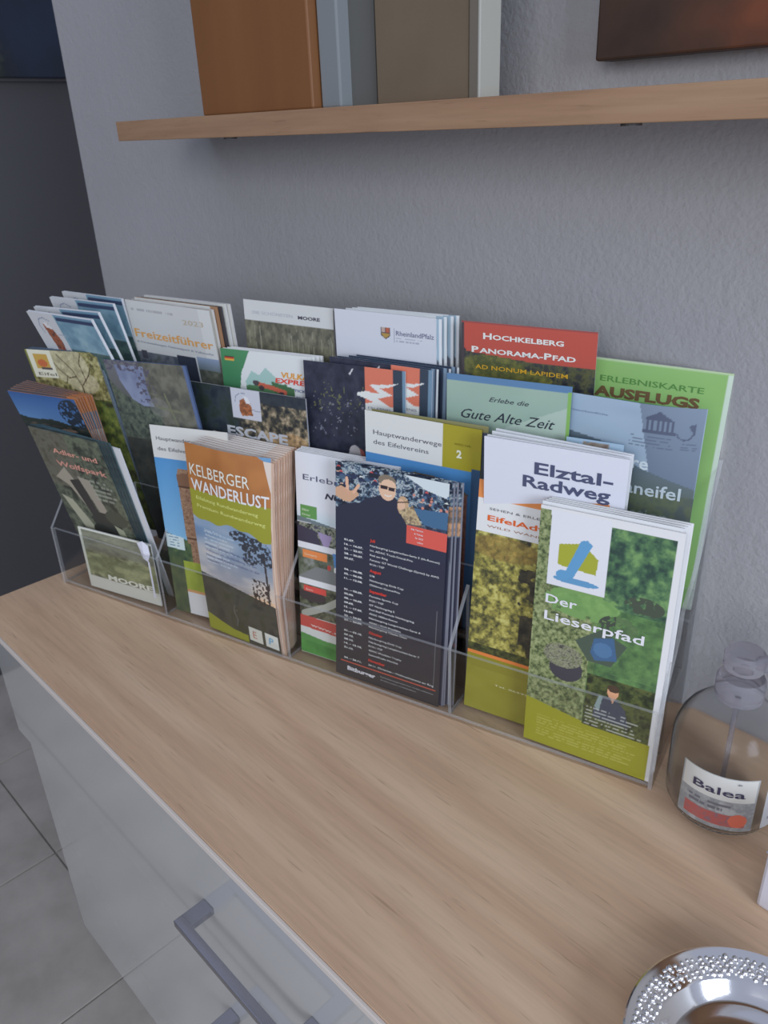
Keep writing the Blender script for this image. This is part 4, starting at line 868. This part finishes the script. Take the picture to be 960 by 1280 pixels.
FE = edge_mat((150, 144, 146), (196, 190, 194))
leaflet('freiz', 'magazine', 'foremost white annual guide with orange lettering in the rear row', art_frei, [T('2023', .66, .085, 5.0, (176, 160, 146), width=.24, bold=.0), T('Freizeitführer', .03, .178, 8.2, (206, 150, 84), width=.94, bold=.012, rise=-.02), T('& Veranstaltungen Nationalpark & Vulkaneifel', .03, .208, 2.0, (120, 126, 150), width=.92, rise=-.02)], res=.0008, white=(200, 198, 214), cat='magazine', edge=FE, t=.0024)
cols_ = [(196, 192, 200), (150, 110, 86), (60, 56, 66), (200, 198, 206), (190, 186, 196)]
labs = ['white annual guide just behind the foremost one with orange lettering', 'guide with thin brown edge in the stack of annual guides', 'guide with black edge in the stack of annual guides', 'pale guide second from the wall in the stack of annual guides', 'rearmost white guide of the annual guide stack, nearest the wall']
for k in range(5):
    f = (k + 1) / 5; qq = [Q['freiz'][i] * (1 - f) + Q['freizBack'][i] * f for i in range(6)] + [.1015, .204 + .0012 * (k % 2)]
    leaflet('freiz', 'magazine', labs[k], (lambda c: (lambda p: (p.rect(0, 0, 1, 1, (192, 190, 200)), p.rect(.93, 0, 1, 1, c))))(cols_[k]), (), edge=edge_mat(cols_[k]), t=.0022, cat='magazine', q=tuple(qq), group='annual guides')
def art_moore(p):
    p.rect(0, 0, 1, 1, (196, 194, 206)); p.tex(p.R(0, .088, 1, .60), [(70, 68, 62), (96, 92, 80), (116, 112, 98)], 6, 211, 4, 2, 2)
    rs = np.random.RandomState(4)
    for k in range(16):
        x = rs.rand(); p.stroke([(x, .11 + .03 * rs.rand()), (x + .01, .26)], .5 + .5 * rs.rand(), (150, 146, 134), .7)
    p.rect(0, .60, 1, 1, (110, 112, 90))
leaflet('moore', 'leaflet', 'leaflet with pale header and grey-brown birch marsh picture in the rear row', art_moore, [T('DIE SCHÖNSTEN', .10, .060, 2.9, (176, 176, 196), width=.46), T('MOORE', .62, .062, 2.9, (74, 72, 88), width=.24, bold=.03)], res=.0009)
def art_rlp(p):
    p.rect(0, 0, 1, 1, (196, 196, 220)); p.poly([(.47, .055), (.56, .055), (.56, .09), (.515, .105), (.47, .09)], (60, 50, 66)); p.rect(.475, .058, .513, .078, (176, 150, 150)); p.rect(.517, .058, .556, .078, (176, 84, 60)); p.poly([(.475, .08), (.555, .08), (.55, .09), (.515, .10), (.48, .09)], (170, 130, 60))
    p.rect(.595, .055, .60, .115, (150, 150, 180)); p.lines(.62, .092, .90, .115, 2, (140, 140, 170), 5, .7, .4)
leaflet('rlp', 'leaflet', 'plain white leaflet with small coat of arms, centre of the rear row', art_rlp, [T('RheinlandPfalz', .62, .084, 4.0, (100, 100, 136), width=.36)], res=.0007)
r_ = leaflet('rlpB', 'leaflet', 'first spare white leaflet behind the coat-of-arms one, counted from the front', lambda p: (p.rect(0, 0, 1, 1, (208, 210, 230)), p.rect(.90, 0, .97, .25, (140, 164, 196)), p.poly([(.90, .13), (.97, .17), (.97, .22), (.90, .22)], (80, 86, 110))), (), group='spare coat-of-arms leaflets', q=(.3408, .0918, .112, -1.0, -.7, .8, .0968, .2045))
restack(r_, Q['rlp'], Q['rlpB'], 4, 'spare white leaflet behind the coat-of-arms one, counted from the front', 'spare coat-of-arms leaflets', first=2)
def art_hoch(p):
    p.rect(0, 0, 1, 1, (60, 60, 60)); p.tex(p.R(0, .08, 1, .5), [(34, 34, 46), (56, 58, 56), (84, 84, 50), (50, 50, 52)], 5, 221, 4, 2.4); p.tex(p.E(.25, .17, .25, .05) | p.E(.5, .20, .2, .03), [(70, 76, 40), (130, 124, 50)], 4, 222, 4, 2.4, 1, .8)
    p.put(p.Y < .105 + .045 * (p.X > .03) * (1 - np.abs(p.X - .5)) * .4 + .02 * p.X, (186, 66, 56)); p.rect(0, 0, .02, .5, (60, 50, 60)); p.rect(0, 0, 1, .006, (150, 60, 60))
leaflet('hoch', 'leaflet', 'red-topped panorama path leaflet with white capitals in the rear row', art_hoch, [T('Hochkelberg', .17, .062, 4.6, (236, 220, 220), width=.60, bold=.03, smallcaps=True), T('Panorama-Pfad', .08, .116, 4.6, (236, 220, 220), width=.78, bold=.03, smallcaps=True), T('AD NONUM LAPIDEM', .11, .180, 3.4, (204, 156, 50), width=.70, bold=.01)], res=.0008)
def art_erl(p):
    p.rect(0, 0, 1, 1, (136, 184, 104)); p.tex(p.R(0, 0, 1, 1), [(128, 174, 100), (142, 190, 112)], 30, 231, 2, 1.4, 1, .6)
    p.grad(p.R(.10, .165, .86, .92), (176, 204, 224), (100, 146, 176), .17, .35); p.tex(p.R(.10, .24, .86, .92), [(96, 140, 168), (130, 166, 180), (84, 110, 96)], 12, 232, 3); p.rect(.10, .155, .86, .167, (96, 150, 76))
    for k, c in enumerate([(60, 90, 130), (70, 100, 110), (60, 100, 60), (60, 90, 60), (40, 90, 60), (50, 110, 70), (40, 84, 60)]): p.ell(.80, .36 + .075 * k, .05, .018, c)
    p.rect(.965, 0, 1, 1, (196, 212, 206)); p.rect(0, 0, 1, .008, (176, 200, 160))
leaflet('erleb', 'map_folder', 'bright green excursion map folder, tallest at the right end of the rear row', art_erl, [T('ERLEBNISKARTE', .135, .090, 4.4, (84, 132, 70), width=.70, bold=.006), T('AUSFLUGS', .10, .150, 7.2, (110, 84, 60), width=.72, bold=.045)], res=.001, cat='map', t=.004, edge=edge_mat((190, 206, 204)))
#ART_END

# ------------------------------------------------------------------ pump bottle
bx, by = 0.7035, -0.203
clear = bpy.data.materials.new('clear_soap_bottle'); clear.use_nodes = True
b = bsdf(clear); b.inputs['Base Color'].default_value = (0.93, 0.94, 0.95, 1); b.inputs['Transmission Weight'].default_value = 1.0
b.inputs['Roughness'].default_value = 0.12; b.inputs['IOR'].default_value = 1.16
cap_m = bpy.data.materials.new('frosted_pump_plastic'); cap_m.use_nodes = True
b = bsdf(cap_m); b.inputs['Base Color'].default_value = (0.66, 0.64, 0.68, 1); b.inputs['Transmission Weight'].default_value = 0.8
b.inputs['Roughness'].default_value = 0.22; b.inputs['IOR'].default_value = 1.15
cam_az = math.atan2(-0.6736 - by, 0.8557 - bx)
bt = thing('pump_bottle', 'clear round pump bottle of liquid soap beside the rack', 'bottle', (bx, by, 0), cam_az)
body = [(0.0, 0.0006), (0.030, 0.0), (0.0345, 0.002), (0.0375, 0.008), (0.0382, 0.016), (0.0382, 0.058), (0.0374, 0.064), (0.0350, 0.072), (0.0305, 0.080), (0.0240, 0.087), (0.0175, 0.091), (0.0145, 0.093), (0.0140, 0.098)]
bm = bmesh.new(); add_lathe(bm, body + [(r - 0.0012, max(z, 0.003)) for r, z in body[::-1][:-1]] + [(0.0, 0.003)], 56)
obj('bottle_body', bm, clear, bt, True)
bm = bmesh.new(); add_lathe(bm, [(0.0, 0.096), (0.0155, 0.096), (0.0160, 0.098), (0.0160, 0.110), (0.0145, 0.113), (0.0, 0.113)], 40)
obj('collar', bm, cap_m, bt, True)
bm = bmesh.new(); add_lathe(bm, [(0.0, 0.113), (0.0055, 0.113), (0.0055, 0.118), (0.0125, 0.119), (0.0135, 0.121), (0.0135, 0.130), (0.0115, 0.1325), (0.0, 0.133)], 32)
obj('pump_head', bm, cap_m, bt, True)
bm = bmesh.new(); add_box(bm, (0.006, -0.0045, 0.1225), (0.038, 0.0045, 0.130), 0.003)
o = obj('nozzle', bm, cap_m, bt, True); o.rotation_euler = (0, 0, math.radians(80))
bm = bmesh.new(); add_lathe(bm, [(0.0, 0.006), (0.0018, 0.006), (0.0018, 0.096), (0.0, 0.096)], 12)
obj('dip_tube', bm, cap_m, bt, True)
def wrap(R):
    def f(Vv, w, h):
        a = (Vv[:, 0] - w / 2) / R
        out = Vv.copy(); r = R + Vv[:, 2]
        out[:, 0] = r * np.cos(a); out[:, 1] = r * np.sin(a); out[:, 2] = Vv[:, 1] + 0.010
        return out
    return f
def lab_art(p):
    p.rect(0, 0, 1, 1, (150, 152, 166))
    p.tex(p.R(0, 0.45, 1, 1), [(150, 152, 166), (124, 126, 142), (164, 166, 180)], 6, 31)
    p.rect(0.02, 0.02, 0.98, 0.44, (196, 194, 204))
    p.lines(0.12, 0.50, 0.72, 0.66, 2, (84, 84, 104), 5, 0.8, 0.6)
    p.tex(p.R(0.10, 0.70, 0.9, 0.93), [(150, 90, 100), (176, 74, 74), (130, 90, 110)], 4, 8)
    p.ell(0.80, 0.80, 0.12, 0.13, (206, 92, 74))
def label_patch(name, w, h, rot, art, texts, R=0.0386):
    e = bpy.data.objects.new(name, None)
    pr = Print(w, h, 0.0005); art(pr)
    me = cover_mesh(pr, wrap(R), name=name); o = bpy.data.objects.new(name, me); C.objects.link(o); o.parent = bt; o.rotation_euler = (0, 0, rot)
    by_ = len(bt.children)
    if texts:
        letters(o, w, h, texts, wrap(R + 0.0002))
label_patch('front_label', 0.052, 0.046, math.radians(-2), lab_art, [T('Balea', 0.18, 0.34, 6.2, (58, 54, 84), width=0.66, bold=0.012), T('dm', 0.72, 0.10, 1.6, (58, 54, 84), bold=0.01)])
label_patch('side_label', 0.020, 0.050, math.radians(62), lambda p: (p.rect(0, 0, 1, 1, (186, 190, 214)), p.lines(0.2, 0.3, 0.9, 0.9, 6, (90, 90, 120), 3, 0.6)), [])

# ------------------------------------------------------------------ silver dish with beaded rim
silver = newmat('polished_silver', (0.80, 0.79, 0.78, 1), 0.11, metal=1.0)
v = coords(silver); bump(silver, noise(silver, v, 60, 3), 0.05, 0.0006)
ds = thing('silver_dish', 'round polished silver dish with a hammered beaded rim at the lower right', 'dish', (0.8038, -0.3801, 0))
RO = 0.0662
bm = bmesh.new()
pr_ = [(0.0, 0.0045), (0.030, 0.0045), (0.036, 0.0052), (0.040, 0.0075), (0.0425, 0.0075), (0.046, 0.0105), (0.0495, 0.0150), (0.0505, 0.0158), (0.0615, 0.0185), (0.0635, 0.0202), (0.0652, 0.0208), (RO, 0.0200), (0.0655, 0.0188), (0.060, 0.0165), (0.050, 0.0135), (0.044, 0.006), (0.040, 0.0022), (0.034, 0.0), (0.0, 0.0)]
add_lathe(bm, pr_, 96); obj('bowl', bm, silver, ds, True)
bm = bmesh.new()
rs = random.Random(3)
for k in range(5):
    rr = 0.0520 + 0.0022 * k; cnt = 86 + 3 * k
    for i in range(cnt):
        a = 2 * math.pi * (i + 0.5 * (k % 2)) / cnt + rs.uniform(-0.012, 0.012)
        rad = rs.choice((0.0009, 0.0012, 0.0015, 0.0018))
        r_ = rr + rs.uniform(-0.0005, 0.0005)
        bmesh.ops.create_icosphere(bm, subdivisions=2, radius=rad, matrix=Matrix.Translation((r_ * math.cos(a), r_ * math.sin(a), 0.0158 + (r_ - 0.0505) * 0.245)))
o = obj('beaded_rim', bm, silver, ds, True); o['kind'] = 'stuff'

# ------------------------------------------------------------------ white card stand at the right edge
wc = newmat('white_card', A4((206, 204, 228)), 0.4)
cs = thing('card_box', 'white rounded card box standing at the right picture edge behind the dish', 'box', (0.7592, -0.2712, 0), math.radians(-4))
obj('box_body', boxes(((0, 0, 0.0), (0.09, 0.028, 0.060)), bevel=0.0022), wc, cs)
obj('lid_line', boxes(((-0.0003, -0.0003, 0.046), (0.0903, 0.0283, 0.0468))), newmat('card_seam', A4((160, 158, 180)), 0.5), cs)
bpy.data.objects.remove(_fo); bpy.data.curves.remove(_fc)
